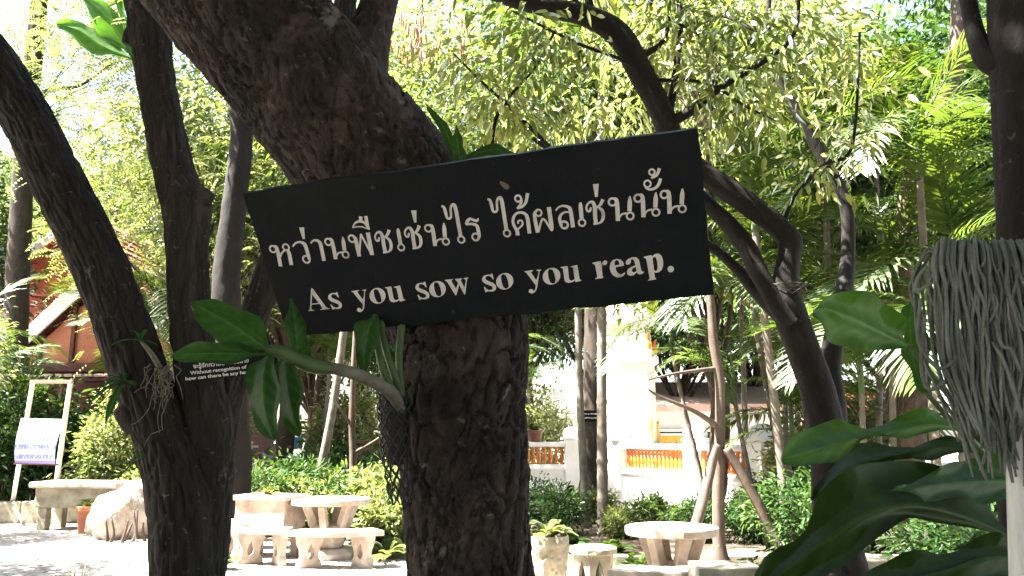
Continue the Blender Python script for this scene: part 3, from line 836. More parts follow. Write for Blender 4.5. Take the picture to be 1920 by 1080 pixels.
# a stroke: (points, widths); a ring: (centre, radius, width)
NO = ([([(905,560),(945,568),(968,640),(1006,832)], [24,40,50,50]), ([(1012,800),(1040,752),(1095,738)], [22,22,24]), ([(1100,530),(1110,600),(1124,715)], [14,50,50])], [((905,600),42,23), ((1140,772),41,22)], (905,600))
CHO = ([([(152,608),(142,655),(110,650),(97,595),(125,548),(168,545),(200,610),(212,700),(236,815)], [24,30,24,24,28,40,50,50,50]), ([(288,510),(262,575),(228,612)], [44,36,30]), ([(238,605),(290,645),(312,705),(310,765),(280,802),(205,818)], [24,40,42,38,26,24])], [], (85,540))
SE = ([([(405,490),(412,540),(442,708)], [20,48,50])], [((450,746),41,22)], (450,746))
MAI = ([([(992,186),(1025,205),(1045,262),(1068,345),(1098,358),(1122,330),(1116,230),(1130,182),(1160,170),(1184,225),(1216,400),(1252,602)], [26,36,42,34,30,30,30,34,44,50,50,50])], [((1260,640),43,23)], (1260,640))
EK = ([([(545,405),(575,562)], [70,30])], [], (545,405))
THAI = [
 (E1, ([([(160,655),(202,668),(226,745),(262,930)], [24,40,50,50]), ([(262,800),(275,755),(320,708)], [24,24,24]), ([(330,705),(372,740),(408,912)], [24,50,50])], [((158,697),42,23), ((335,672),41,22)], (0,0)), (0,0)),
 (E1, ([([(425,665),(460,620),(512,602),(562,615),(597,655),(640,800),(648,838)], [20,24,28,44,50,48,40])], [((610,835),46,24)], (0,0)), (0,0)),
 (E1, EK, (545,405)),
 (E1, ([([(668,620),(700,585),(745,580),(790,608),(814,690),(848,856)], [20,24,34,48,50,50])], [], (0,0)), (0,0)),
 (E1, NO, (905,600)),
 (E1, ([([(1232,515),(1272,560),(1300,690),(1325,796)], [26,46,50,50]), ([(1325,785),(1345,490)], [24,24]), ([(1345,495),(1490,765)], [26,30]), ([(1440,473),(1496,776)], [54,54])], [((1225,555),43,23)], (0,0)), (0,0)),
 (E1, ([([(1234,405),(1270,345),(1330,322),(1390,340),(1440,400),(1462,432)], [16,26,34,34,34,16]), ([(1234,408),(1340,394),(1464,432)], [14,16,16]), ([(1342,256),(1342,330)], [46,40]), ([(1410,250),(1440,400)], [46,40])], [], (0,0)), (0,0)),
 (E2, CHO, (85,540)), (E2, SE, (450,746)), (E2, CHO, (487,482)), (E2, EK, (618,247)), (E2, NO, (815,488)), (E2, MAI, (1260,640)),
 (E2, ([([(1492,352),(1470,388),(1420,374),(1380,362),(1345,388),(1325,438)], [14,34,34,36,40,36]), ([(1322,436),(1400,430),(1468,452),(1490,520),(1503,590),(1488,632)], [30,32,42,46,42,32])], [((1455,605),45,24)], (0,0)), (0,0)),
 (E3, MAI, (365,770)),
 (E3, ([([(548,285),(562,335),(540,392),(505,440)], [26,30,34,34]), ([(503,440),(570,412),(620,350),(643,230)], [20,32,38,46])], [((515,303),41,25)], (0,0)), (0,0)),
 (E3, ([([(508,800),(502,742),(455,655),(446,585),(480,515),(540,492),(602,505),(640,565),(670,775)], [50,50,40,38,34,34,40,50,52]), ([(508,725),(570,660),(570,612),(540,596),(516,612),(516,645)], [20,26,26,24,24,20])], [], (0,0)), (0,0)),
 (E3, ([([(770,462),(738,505),(748,610),(782,762)], [26,44,50,54]), ([(792,745),(850,578),(955,712)], [26,28,32]), ([(930,418),(966,690),(956,736)], [56,56,34])], [((790,495),42,24)], (0,0)), (0,0)),
 (E3, ([([(1022,468),(1060,422),(1120,402),(1190,418),(1222,465),(1256,692)], [16,24,28,42,52,54]), ([(1228,492),(1150,486),(1097,520),(1076,575),(1098,668)], [20,28,34,44,44])], [((1140,658),46,30)], (0,0)), (0,0)),
 (E3, SE, (1378,628)),
 (E4, CHO, (136,565)), (E4, EK, (268,322)), (E4, NO, (490,565)), (E4, NO, (837,514)),
 (E4, ([([(925,335),(950,380),(1010,396),(1080,370),(1120,318),(1142,248)], [18,26,34,38,40,42])], [((965,320),44,24)], (0,0)), (0,0)),
 (E4, ([([(1060,165),(1054,208),(1018,246)], [24,30,32]), ([(1018,244),(1080,214),(1106,172),(1126,110)], [20,32,38,46])], [((1025,162),37,24)], (0,0)), (0,0)),
 (E4, NO, (1192,464)),
]
for gi, (e, (strokes, rings, ref), c) in enumerate(THAI):
    src = {id(NO): E1, id(CHO): E2, id(SE): E2, id(MAI): E2, id(EK): E1}.get(id(THAI[gi][1]), e)
    d = dr(e, c) - dr(src, ref)
    k = np.linalg.norm(dr(src, (ref[0] + 100, ref[1])) - dr(src, ref)) / 100
    Vs, Fs, lay = [], [], 0
    for pts, wd in strokes:
        Q = np.array([[*(dr(src, p) + d), 0, w_ * k] for p, w_ in zip(pts, wd)])
        Q = catmull(Q, 6 * len(pts))
        Tn = np.gradient(Q[:, :2], axis=0); Tn /= np.linalg.norm(Tn, axis=1)[:, None]
        Nn = np.stack([-Tn[:, 1], Tn[:, 0]], 1) * Q[:, 3:4] / 2
        o = len(Vs)
        for a, b in zip(Q[:, :2] + Nn, Q[:, :2] - Nn):
            Vs += [tuple(bpt(*a, LH + lay * .00012)), tuple(bpt(*b, LH + lay * .00012))]
        Fs += [(o + 2 * i + 1, o + 2 * i + 3, o + 2 * i + 2, o + 2 * i) for i in range(len(Q) - 1)]
        lay += 1
    for c_, r_, w_ in rings:
        cc = dr(src, c_) + d
        o = len(Vs)
        for i in range(24):
            a = 2 * math.pi * i / 24
            for rr in ((r_ + w_ / 2) * k, (r_ - w_ / 2) * k):
                Vs.append(tuple(bpt(cc[0] + rr * math.cos(a), cc[1] + rr * 1.06 * math.sin(a), LH + lay * .00012)))
        Fs += [(o + 2 * i, o + 2 * ((i + 1) % 24), o + 2 * ((i + 1) % 24) + 1, o + 2 * i + 1) for i in range(24)]
        lay += 1
    me = bpy.data.meshes.new('thai_letter'); me.from_pydata(Vs, [], Fs)
    obj('thai_letter', me, LETTER, board)

# ------------------------------------------------------------------ the small board on the twin-stemmed tree
def text_mesh(body, size, bold=0.0):
    cu = bpy.data.curves.new('t', 'FONT')
    cu.body = body; cu.size = size; cu.offset = bold; cu.resolution_u = 3
    o = bpy.data.objects.new('t', cu)
    COL.objects.link(o)
    dg = bpy.context.evaluated_depsgraph_get()
    me = bpy.data.meshes.new_from_object(o.evaluated_get(dg))
    bpy.data.objects.remove(o); bpy.data.curves.remove(cu)
    return me
def plate(P0, u, n, W_, H_, th):
    """matrix with x along the board, y up it, z out of its face, origin at lower left of the face"""
    u = unit(np.array(u, float)); n = np.array(n, float); n = unit(n - u * (n @ u)); v = np.cross(n, u)
    return Matrix(((u[0], v[0], n[0], P0[0]), (u[1], v[1], n[1], P0[1]), (u[2], v[2], n[2], P0[2]), (0, 0, 0, 1)))
p0 = at(346, 717, 4.14); p1 = at(520, 697, 4.26)
Wd = float(np.linalg.norm(p1 - p0)); Hd = .135
Mp = plate(p0, p1 - p0, (0.1, -1, -.12), Wd, Hd, .01)
small = thing('small_proverb_board', 'small black board with three white lines nailed to the twin stem tree', 'sign', tuple(p0))
obj('panel', MB().prism([(0, 0), (Wd, 0), (Wd, Hd), (-.012, Hd * .9)], [], Mp @ Matrix.Translation((0, 0, -.006)), .012).mesh('panel'), BLACKP, small)
for body, size, x, y, target in (('จะรู้จักความตายได้อย่าง', .03, .048, .066, .27), ('Without recognition of', .024, .03, .036, .275), ('how can there be any hap', .024, .006, .009, .305)):
    me = text_mesh(body, size, .0008)
    X = np.array([v.co for v in me.vertices])
    if len(X):
        sx = target / max(1e-4, X[:, 0].max() - X[:, 0].min())
        for v in me.vertices:
            v.co = Mp @ Vector((x + (v.co.x - X[:, 0].min()) * sx, y + v.co.y * min(sx, 1.0), .0012))
    obj('lettering', me, LETTER, small)

# ================================================================== LARGE LEAVES (near plants)
def big_leaf(name, st, mat, parent, n=26, m=8, wave=.004, thick=0):
    """st rows: midrib (px,py,Y), edge a (px,py,Y), edge b (px,py,Y); smooth blade with camber and side veins"""
    rows = np.array([[*at(*a), *at(*b), *at(*c)] for a, b, c in st])
    Q = catmull(rows, n)
    V, vein = [], []
    for i in range(n):
        Mi, A, B = Q[i, :3], Q[i, 3:6], Q[i, 6:9]
        for j in range(-m, m + 1):
            t = abs(j) / m
            Eg = A if j < 0 else B
            p = Mi * (1 - t) + Eg * t
            # camber: blade rises off the midrib then falls
            ax = np.cross(Q[min(i + 1, n - 1), :3] - Q[max(i - 1, 0), :3], A - B)
            ax = ax / (np.linalg.norm(ax) + 1e-9)
            wdt = np.linalg.norm(A - B)
            ph = (i - t * 4.5) * 1.9
            p = p + ax * (wdt * .07 * math.sin(math.pi * t) + wave * .25 * math.sin(ph) * t + wave * 2.2 * t * t * math.sin(i * .55 + (1 if j < 0 else 3)))
            V.append(p)
            vein.append((1.0 if j == 0 else .35 + .35 * math.sin(ph)))
    k = 2 * m + 1
    ii = np.arange(n - 1)[:, None] * k + np.arange(k - 1)[None, :]
    q = np.stack([ii, ii + 1, ii + k + 1, ii + k], -1).reshape(-1, 4)
    me = np_mesh(name, np.array(V), q, None, True)
    a = me.attributes.new('vein', 'FLOAT', 'POINT'); a.data.foreach_set('value', np.array(vein, np.float32))
    return obj(name, me, mat, parent)
def S3(Y, *rows):
    """rows of midrib/edge/edge pixels with depth offsets"""
    return [((a[0], a[1], Y + a[2]), (b[0], b[1], Y + b[2]), (c[0], c[1], Y + c[2])) for a, b, c in rows]

# --- orchid on the leaning tree
node = at(738, 742, 2.12)
orch = thing('orchid', 'orchid with broad dark leaves reaching left from a net on the leaning tree', 'orchid', tuple(node))
Yo = 1.9
def stem(name, rows, mat, parent, seg=10, n=24):
    V, q, t = limb(rows, n, seg, smooth_bark(.07, 5, 3))
    return obj(name, np_mesh(name, V, q, t, True), mat, parent)
stem('cane', [(752, 770, 20, 2.16), (738, 742, 26, 2.1), (712, 722, 24, 2.0), (670, 702, 24, 1.95), (632, 692, 22, 1.92), (618, 690, 22, 1.91)], STEMGREY, orch)
stem('green_stem', [(622, 691, 24, 1.915), (590, 686, 30, Yo), (560, 674, 30, Yo), (530, 660, 26, Yo), (505, 656, 20, Yo), (490, 652, 12, Yo)], STEMG, orch)
stem('cane', [(745, 745, 16, 2.13), (722, 705, 15, 2.08), (710, 660, 14, 2.08), (704, 610, 13, 2.1), (708, 560, 12, 2.14)], STEMG, orch)
stem('cane', [(752, 742, 16, 2.14), (738, 700, 15, 2.1), (722, 650, 14, 2.1), (714, 600, 13, 2.12)], STEMG, orch)
stem('cane', [(752, 742, 15, 2.14), (750, 640, 14, 2.12), (780, 480, 13, 2.12), (850, 330, 12, 2.08), (868, 285, 10, 2.06)], STEMG, orch)
Lz = [
 S3(Yo, ((507, 657, 0), (508, 652, 0), (505, 662, 0)), ((480, 640, -.02), (496, 610, .02), (478, 660, -.03)), ((440, 612, -.05), (462, 583, .0), (420, 645, -.07)), ((400, 588, -.07), (415, 564, -.04), (384, 622, -.09)), ((374, 574, -.08), (382, 564, -.07), (366, 596, -.09)), ((357, 569, -.08), (359, 566, -.08), (356, 573, -.08))),
 S3(Yo, ((505, 662, 0), (506, 657, 0), (503, 666, 0)), ((470, 663, -.04), (470, 652, -.02), (470, 674, -.06)), ((420, 662, -.1), (420, 640, -.08), (420, 681, -.13)), ((375, 663, -.15), (378, 640, -.13), (372, 683, -.17)), ((345, 665, -.18), (348, 650, -.17), (343, 677, -.19)), ((322, 666, -.2), (323, 663, -.2), (322, 669, -.2))),
 S3(Yo, ((505, 664, 0), (496, 666, 0), (514, 664, 0)), ((494, 690, -.03), (470, 684, .01), (518, 694, -.05)), ((492, 730, -.05), (463, 726, 0), (522, 735, -.07)), ((496, 772, -.05), (470, 772, -.01), (524, 780, -.07)), ((506, 805, -.04), (490, 808, -.02), (520, 808, -.05)), ((514, 827, -.03), (511, 825, -.03), (517, 825, -.03))),
 S3(Yo, ((537, 668, .01), (528, 670, .01), (546, 670, .01)), ((536, 692, -.01), (508, 690, .03), (560, 696, -.03)), ((540, 730, -.02), (512, 732, .03), (566, 732, -.05)), ((548, 772, -.02), (526, 776, .02), (566, 772, -.04)), ((556, 802, -.01), (546, 806, 0), (564, 800, -.02)), ((561, 820, 0), (559, 819, 0), (563, 818, 0))),
 S3(Yo + .05, ((560, 684, 0), (556, 686, 0), (566, 684, 0)), ((558, 660, .02), (542, 664, .03), (580, 662, 0)), ((556, 632, .05), (538, 634, .07), (578, 634, .03)), ((552, 600, .09), (536, 600, .1), (570, 602, .07)), ((545, 560, .14), (543, 561, .14), (548, 561, .14))),
 S3(2.1, ((704, 590, 0), (698, 590, 0), (710, 592, 0)), ((692, 612, -.04), (668, 608, -.02), (712, 622, -.06)), ((686, 645, -.07), (664, 640, -.04), (708, 652, -.09)), ((682, 672, -.08), (670, 672, -.07), (696, 676, -.09)), ((680, 698, -.08), (678, 697, -.08), (682, 697, -.08))),
 S3(2.06, ((864, 305, 0), (858, 306, 0), (872, 306, 0)), ((860, 285, 0), (846, 290, .02), (874, 288, -.02)), ((857, 262, 0), (845, 268, .01), (868, 264, -.01)), ((855, 234, .02), (854, 236, .02), (857, 236, .02))),
 S3(2.1, ((870, 300, 0), (866, 300, 0), (874, 302, 0)), ((900, 286, .02), (896, 278, .02), (902, 296, .02)), ((935, 280, .04), (934, 270, .04), (936, 290, .04)), ((965, 288, .05), (965, 286, .05), (965, 290, .05))),
 S3(2.1, ((852, 300, 0), (848, 300, 0), (856, 300, 0)), ((842, 262, 0), (834, 264, 0), (850, 260, 0)), ((826, 230, 0), (818, 234, 0), (834, 226, 0)), ((800, 200, .02), (799, 202, .02), (802, 199, .02))),
]
for r in Lz: big_leaf('leaf', r, LF_ORCH, orch, 22, 6, .003)
# net with its moss core against the trunk
nt = []
axis = [at(738, 735, 2.16), at(740, 800, 2.17), at(744, 870, 2.18), at(754, 940, 2.2)]
AX = catmull(np.array(axis), 30); Tn, An, Bn2 = frames(AX)
for s in (-1, 1):
    for k in range(10):
        pts = []
        for i in range(30):
            a = 2 * math.pi * (k / 10 + s * i / 42)
            r_ = (.042 - .012 * (i / 29)) * (1 + .12 * math.sin(i * 1.7 + k))
            pts.append(AX[i] + r_ * (math.cos(a) * An[i] + math.sin(a) * Bn2[i]))
        nt.append(tube_arr(np.array(pts), np.full(30, .0021), 30, 4))
obj('net', tubes_mesh('net', nt), NETM, orch)
V, q, t = tube_arr(np.array(axis[:3]), np.array([.026, .032, .02]), 30, 16, smooth_bark(.3, 5, 8))
obj('root_ball', np_mesh('root_ball', V, q, t, True), RUBBER, orch)

# --- broad-leaved plant at the right
base = np.array([1.46, 2.15, 0.0])
broad = thing('broad_leaved_plant', 'plant with huge leathery green leaves arching out below the mop', 'plant', tuple(base))
hub = base + np.array([0, 0, .98])
Yp = 1.75
BL = [
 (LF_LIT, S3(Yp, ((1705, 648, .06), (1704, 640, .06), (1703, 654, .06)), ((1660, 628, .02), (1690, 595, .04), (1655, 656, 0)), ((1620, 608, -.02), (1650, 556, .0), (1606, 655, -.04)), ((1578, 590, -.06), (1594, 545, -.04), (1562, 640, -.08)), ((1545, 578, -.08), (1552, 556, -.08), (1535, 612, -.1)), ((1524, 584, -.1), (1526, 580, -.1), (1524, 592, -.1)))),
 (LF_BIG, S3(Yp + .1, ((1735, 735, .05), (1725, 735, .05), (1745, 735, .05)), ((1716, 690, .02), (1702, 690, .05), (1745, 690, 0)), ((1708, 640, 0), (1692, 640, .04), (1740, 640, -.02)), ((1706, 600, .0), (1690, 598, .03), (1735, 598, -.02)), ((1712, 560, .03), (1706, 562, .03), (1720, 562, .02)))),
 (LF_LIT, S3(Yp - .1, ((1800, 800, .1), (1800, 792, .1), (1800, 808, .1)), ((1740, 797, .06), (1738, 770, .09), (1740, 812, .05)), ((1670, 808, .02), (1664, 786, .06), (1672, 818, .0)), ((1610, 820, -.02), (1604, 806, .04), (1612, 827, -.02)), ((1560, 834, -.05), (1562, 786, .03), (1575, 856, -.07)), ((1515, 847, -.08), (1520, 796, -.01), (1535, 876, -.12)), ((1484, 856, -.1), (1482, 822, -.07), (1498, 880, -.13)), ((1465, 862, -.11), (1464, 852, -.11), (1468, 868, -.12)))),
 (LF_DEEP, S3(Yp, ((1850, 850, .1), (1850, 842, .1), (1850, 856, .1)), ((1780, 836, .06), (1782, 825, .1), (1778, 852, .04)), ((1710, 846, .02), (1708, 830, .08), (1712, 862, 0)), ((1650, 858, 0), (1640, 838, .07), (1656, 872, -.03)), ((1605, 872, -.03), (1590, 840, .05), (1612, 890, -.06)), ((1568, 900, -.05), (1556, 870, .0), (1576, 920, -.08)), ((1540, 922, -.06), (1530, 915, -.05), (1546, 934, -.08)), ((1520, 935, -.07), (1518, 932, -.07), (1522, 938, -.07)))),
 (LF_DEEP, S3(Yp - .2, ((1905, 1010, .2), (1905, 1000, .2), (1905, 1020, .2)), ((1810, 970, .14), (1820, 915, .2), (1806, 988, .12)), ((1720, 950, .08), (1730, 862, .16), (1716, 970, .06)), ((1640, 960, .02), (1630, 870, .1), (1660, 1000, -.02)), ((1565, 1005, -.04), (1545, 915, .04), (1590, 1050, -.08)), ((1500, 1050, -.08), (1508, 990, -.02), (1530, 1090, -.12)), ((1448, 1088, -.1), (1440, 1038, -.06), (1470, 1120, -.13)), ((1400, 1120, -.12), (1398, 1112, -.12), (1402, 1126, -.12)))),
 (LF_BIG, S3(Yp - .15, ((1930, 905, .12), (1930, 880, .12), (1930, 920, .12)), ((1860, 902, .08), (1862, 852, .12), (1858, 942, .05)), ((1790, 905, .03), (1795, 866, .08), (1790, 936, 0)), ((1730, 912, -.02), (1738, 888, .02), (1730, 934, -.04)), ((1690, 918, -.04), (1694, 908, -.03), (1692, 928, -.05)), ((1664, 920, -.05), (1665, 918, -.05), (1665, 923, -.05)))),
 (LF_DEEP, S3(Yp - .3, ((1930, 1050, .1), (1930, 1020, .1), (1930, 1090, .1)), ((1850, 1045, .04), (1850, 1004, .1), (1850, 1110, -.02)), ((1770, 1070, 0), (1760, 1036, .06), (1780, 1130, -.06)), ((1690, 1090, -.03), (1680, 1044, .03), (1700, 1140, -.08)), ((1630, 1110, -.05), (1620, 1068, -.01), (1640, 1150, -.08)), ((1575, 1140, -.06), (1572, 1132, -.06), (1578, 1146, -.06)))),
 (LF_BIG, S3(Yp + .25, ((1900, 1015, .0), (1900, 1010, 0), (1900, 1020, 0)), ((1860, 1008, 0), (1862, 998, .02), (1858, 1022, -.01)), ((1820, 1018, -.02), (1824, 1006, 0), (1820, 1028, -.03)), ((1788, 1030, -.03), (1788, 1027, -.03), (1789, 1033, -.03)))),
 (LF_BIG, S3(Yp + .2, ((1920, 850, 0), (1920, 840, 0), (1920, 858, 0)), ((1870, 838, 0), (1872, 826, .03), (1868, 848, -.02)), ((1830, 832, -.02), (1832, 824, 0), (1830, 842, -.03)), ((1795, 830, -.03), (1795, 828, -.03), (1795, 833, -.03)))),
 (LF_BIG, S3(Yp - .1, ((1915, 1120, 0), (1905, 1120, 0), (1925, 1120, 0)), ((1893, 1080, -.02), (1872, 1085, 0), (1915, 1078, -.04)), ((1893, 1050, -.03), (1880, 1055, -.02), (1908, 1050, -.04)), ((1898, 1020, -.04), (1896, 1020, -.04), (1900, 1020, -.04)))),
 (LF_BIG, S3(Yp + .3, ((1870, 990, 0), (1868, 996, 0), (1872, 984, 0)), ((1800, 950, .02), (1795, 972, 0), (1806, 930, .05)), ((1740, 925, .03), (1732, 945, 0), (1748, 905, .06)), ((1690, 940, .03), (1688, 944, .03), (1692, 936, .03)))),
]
for mt, r in BL:
    big_leaf('leaf', r, mt, broad, 30, 8, .005)
    a = np.array(at(*r[0][0]))
    mid = (a + hub) / 2 + np.array([.03, .03, .06])
    V, q, t = tube_arr(np.array([hub, mid, a]), np.array([.014, .011, .006]), 14, 8)
    obj('petiole', np_mesh('petiole', V, q, t, True), STEMG, broad)
V, q, t = tube_arr(np.array([base - [0, 0, .05], base + [.03, 0, .5], hub + [0, 0, .02]]), np.array([.04, .035, .025]), 20, 10, smooth_bark(.15, 5, 3))
obj('stalk', np_mesh('stalk', V, q, t, True), STEMGREY, broad)

# --- string mop stood upside down on its pole
Ym = 1.25
mt_ = at(1896, 462, Ym)
mop = thing('string_mop', 'grey string mop stood upside down on a pale pole', 'mop', (.648, Ym, 0))
px_ = at(1912, 900, Ym)[0]
V, q, t = tube_arr(np.array([[.648, Ym, -.03], [.708, Ym, .75], [.764, Ym, 1.437], [mt_[0], Ym, mt_[2] - .03]]), np.array([.0195, .0193, .019, .0185]), 40, 20, smooth_bark(.012, 5, 2))
obj('pole', np_mesh('pole', V, q, t, True), POLE, mop)
obj('head_bar', MB().box((mt_[0], Ym, mt_[2] - .035), (.2, .03, .04)).mesh('head_bar', bevel=.008), MOPM, mop)
g = np.random.default_rng(11)
topz = mt_[2]
tips = [(-.085, .33), (-.06, .36), (-.045, .345), (-.052, .30), (.0, .27), (.06, .3), (.12, .33)]
def strand(x0, sgn, ln, cl, wig, r=.0027):
    """from the bar over its edge and down; lower end drawn towards one of the clotted tips"""
    pts = []
    tx, tl = tips[cl]
    y0 = Ym
    dep = g.uniform(.016, .05)
    sx = -1 if x0 < 0 else 1
    spread = abs(x0) / .13
    pts.append((x0 * .93, y0 - sgn * -.0, topz - .016))
    pts.append((x0 * 1.0, y0 + sgn * dep * .6, topz + g.uniform(-.008, .008)))
    xx = x0 * 1.08 + sx * .008 * spread
    pts.append((xx, y0 + sgn * dep, topz - .03 - g.uniform(0, .012)))
    n = 7
    ph = g.uniform(0, 6.28); am = wig * g.uniform(.4, 1.4)
    for i in range(1, n + 1):
        f = i / n
        z = topz - .03 - ln * f
        pull = sstep(.35, 1.0, np.array(f * ln / tl)) * .9
        x = xx * (1 - pull) + (tx + g.normal(0, .005)) * pull + am * math.sin(ph + f * 7.5)
        y = y0 + sgn * dep * (1 - .45 * pull) + am * .7 * math.cos(ph * 1.7 + f * 6)
        pts.append((x, y, z))
    P_ = np.array(pts) + np.array([mt_[0], 0, 0])
    rr = np.full(len(P_), r * g.uniform(.85, 1.2))
    rr[-1] *= .6
    V, q, t = tube_arr(P_, rr, 30, 6, lambda TH, S, r_: r_ * .16 * np.sin(TH * 2 + S * 900))
    return obj('strand', np_mesh('strand', V, q, t, True), MOPM, mop)
for i in range(235):
    x0 = -.128 + .262 * (i / 234) + g.normal(0, .004)
    sgn = -1 if g.random() < .75 else 1
    cl = int(np.argmin([abs(x0 * .62 - .02 - t_[0]) + g.uniform(0, .03) for t_ in tips]))
    ln = tips[cl][1] * g.uniform(.55, 1.0) if g.random() < .75 else g.uniform(.1, .24)
    strand(x0, sgn, ln, cl, g.choice((.003, .006, .011)))
for i in range(12):                     # loose crossing strands
    x0 = -.11 + .19 * g.random()
    z0_ = topz - .06 - .12 * g.random()
    sg_ = g.choice((-1, 1)); dx = g.uniform(.01, .05); bow = g.uniform(-.02, .03); ln_ = g.uniform(.09, .2)
    P_ = np.array([(x0 + sg_ * dx * f + bow * math.sin(f * 3.1), Ym - .05 - .012 * math.sin(f * 3.1) - .004 * g.random(), z0_ - ln_ * f + .02 * math.sin(f * 5 + i)) for f in np.linspace(0, 1, 7)]) + np.array([mt_[0], 0, 0])
    V, q, t = tube_arr(P_, np.full(len(P_), .0027), 28, 6, lambda TH, S, r_: r_ * .16 * np.sin(TH * 2 + S * 900))
    obj('strand', np_mesh('strand', V, q, t, True), MOPM, mop)
for k, (a, b, c_) in enumerate((((1733, 590), (1728, 690), (1742, 730)), ((1726, 560), (1722, 640), (1760, 690)), ((1738, 500), (1722, 520), (1718, 545)))):
    P_ = np.array([at(*a, Ym - .03), at(*b, Ym - .035), at(*c_, Ym - .045), at(c_[0] + 30, c_[1] - 15, Ym - .05)])
    V, q, t = tube_arr(P_, np.full(4, .0029), 24, 6)
    obj('strand', np_mesh('strand', V, q, t, True), MOPM, mop)

# ------------------------------------------------------------------ orchids and roots on the twin-stemmed tree
def strap_leaves(root, c, dirs, ln, wd, mat, Yd=0.0):
    """arching strap leaves out of one point, each a mesh of its own"""
    for k, (ax, az, l) in enumerate(dirs):
        d = np.array([math.cos(az) * math.cos(ax), math.sin(az) * math.cos(ax), math.sin(ax)])
        s = unit(np.cross(d, [0, 0, 1.0])); n_ = 12
        V, vein = [], []
        for i in range(n_):
            t = i / (n_ - 1)
            p = np.array(c) + d * ln * l * t - np.array([0, 0, 1]) * ln * l * .5 * t * t
            w_ = wd * (.35 + 1.3 * t) * (1 - t ** 3) if t < .99 else wd * .05
            up = np.cross(s, d)
            for j, e in ((-1, .25), (0, 0), (1, .25)):
                V.append(p + s * j * w_ + up * e * w_)
                vein.append(1.0 if j == 0 else .3)
        ii = np.arange(n_ - 1)[:, None] * 3 + np.arange(2)[None, :]
        q = np.stack([ii, ii + 1, ii + 4, ii + 3], -1).reshape(-1, 4)
        me = np_mesh('leaf', np.array(V), q, None, True)
        a = me.attributes.new('vein', 'FLOAT', 'POINT'); a.data.foreach_set('value', np.array(vein, np.float32))
        obj('leaf', me, mat, root)
g = np.random.default_rng(3)
oc = at(300, 690, 4.3)
fo = thing('fork_orchid', 'small orchid with dangling roots in the fork of the twin stem tree', 'orchid', tuple(oc))
V, q, t = tube_arr(np.array([oc, at(285, 665, 4.25), at(265, 640, 4.2)]), np.array([.016, .014, .01]), 12, 8)
obj('cane', np_mesh('cane', V, q, t, True), STEMGREY, fo)
strap_leaves(fo, at(264, 640, 4.2), [(.9, 2.2, 1), (1.3, 1.0, .9), (.3, 3.3, 1), (1.1, 3.0, .9), (.2, .2, .6)], .16, .022, LF_ORCH)
rt = []
for k in range(26):
    p = oc + g.normal(size=3) * np.array([.035, .02, .02])
    pts = [p]
    for i in range(6):
        p = p + np.array([g.normal(0, .02), g.normal(-.004, .008), -abs(g.normal(.03, .02)) * (1.5 if k < 6 else .8)])
        pts.append(p)
    rt.append(tube_arr(np.array(pts), np.linspace(.004, .0018, 7), 14, 5))
obj('root', tubes_mesh('root', rt), ROOTM, fo)
oc = at(232, 715, 4.36)
f2 = thing('drooping_orchid', 'drooping leafy orchid clinging low on the left stem of the twin stem tree', 'orchid', tuple(oc))
strap_leaves(f2, oc, [(.4, 2.6, 1), (-.2, 3.1, 1.1), (.9, 2.0, .8), (-.5, 3.6, 1.2), (.1, 4.2, .9), (.6, 3.8, .9), (-.8, 4.6, 1.1), (.2, 5.6, .8), (1.1, 4.9, .6)], .17, .026, LF_ORCH)
oc = at(268, 860, 4.34)
f3 = thing('low_orchid', 'sparse orchid leaves on the trunk of the twin stem tree below its fork', 'orchid', tuple(oc))
strap_leaves(f3, oc, [(.7, 2.4, 1.1), (.2, 3.2, 1.2), (1.2, 3.6, .9), (-.4, 3.9, 1), (.9, 4.7, .7)], .15, .018, LF_ORCH)

# ================================================================== COURT FURNITURE
def circle(r, n, jit=0.0): return [(r * math.cos(2 * math.pi * k / n) * (1 + jit * random.uniform(-1, 1)), r * math.sin(2 * math.pi * k / n) * (1 + jit * random.uniform(-1, 1))) for k in range(n)]
def concrete_table(label, loc, rad, h, rz):
    t = thing('concrete_table', label, 'table', loc, rotz=rz)
    I = Matrix.Identity(4)
    lp(t, 'table_top', MB().prism(circle(rad, 28, .012), [], Matrix.Translation((0, 0, h - .035)), .07).mesh('table_top', bevel=.012, rough=.006), CONC)
    lp(t, 'plinth', MB().lathe([(rad * .74, 0), (rad * .74, .07), (rad * .52, .12)], 6, rot=.3).mesh('plinth', bevel=.012), CONC)
    lp(t, 'pedestal', MB().lathe([(rad * .34, .12), (rad * .42, .2), (rad * .5, h * .52), (rad * .44, h * .56)], 8, rot=.2).mesh('pedestal', bevel=.012), CONC)
    for k in range(6):
        a = 2 * math.pi * k / 6 + .2
        p = Vector((rad * .4 * math.cos(a), rad * .4 * math.sin(a), h * .53)); q = Vector((rad * .62 * math.cos(a), rad * .62 * math.sin(a), h - .065))
        lp(t, 'leg', MB().beam(p, q, .09, .1).mesh('leg', bevel=.012), CONC)
    return t
LEGO = [(-.15, 0), (.15, 0), (.135, .06), (.10, .12), (.11, .2), (.15, .28), (.16, .36), (-.16, .36), (-.15, .28), (-.11, .2), (-.10, .12), (-.135, .06)]
HOLE = [(0, .09), (.035, .12), (.045, .16), (.03, .21), (0, .27), (-.03, .21), (-.045, .16), (-.035, .12)]
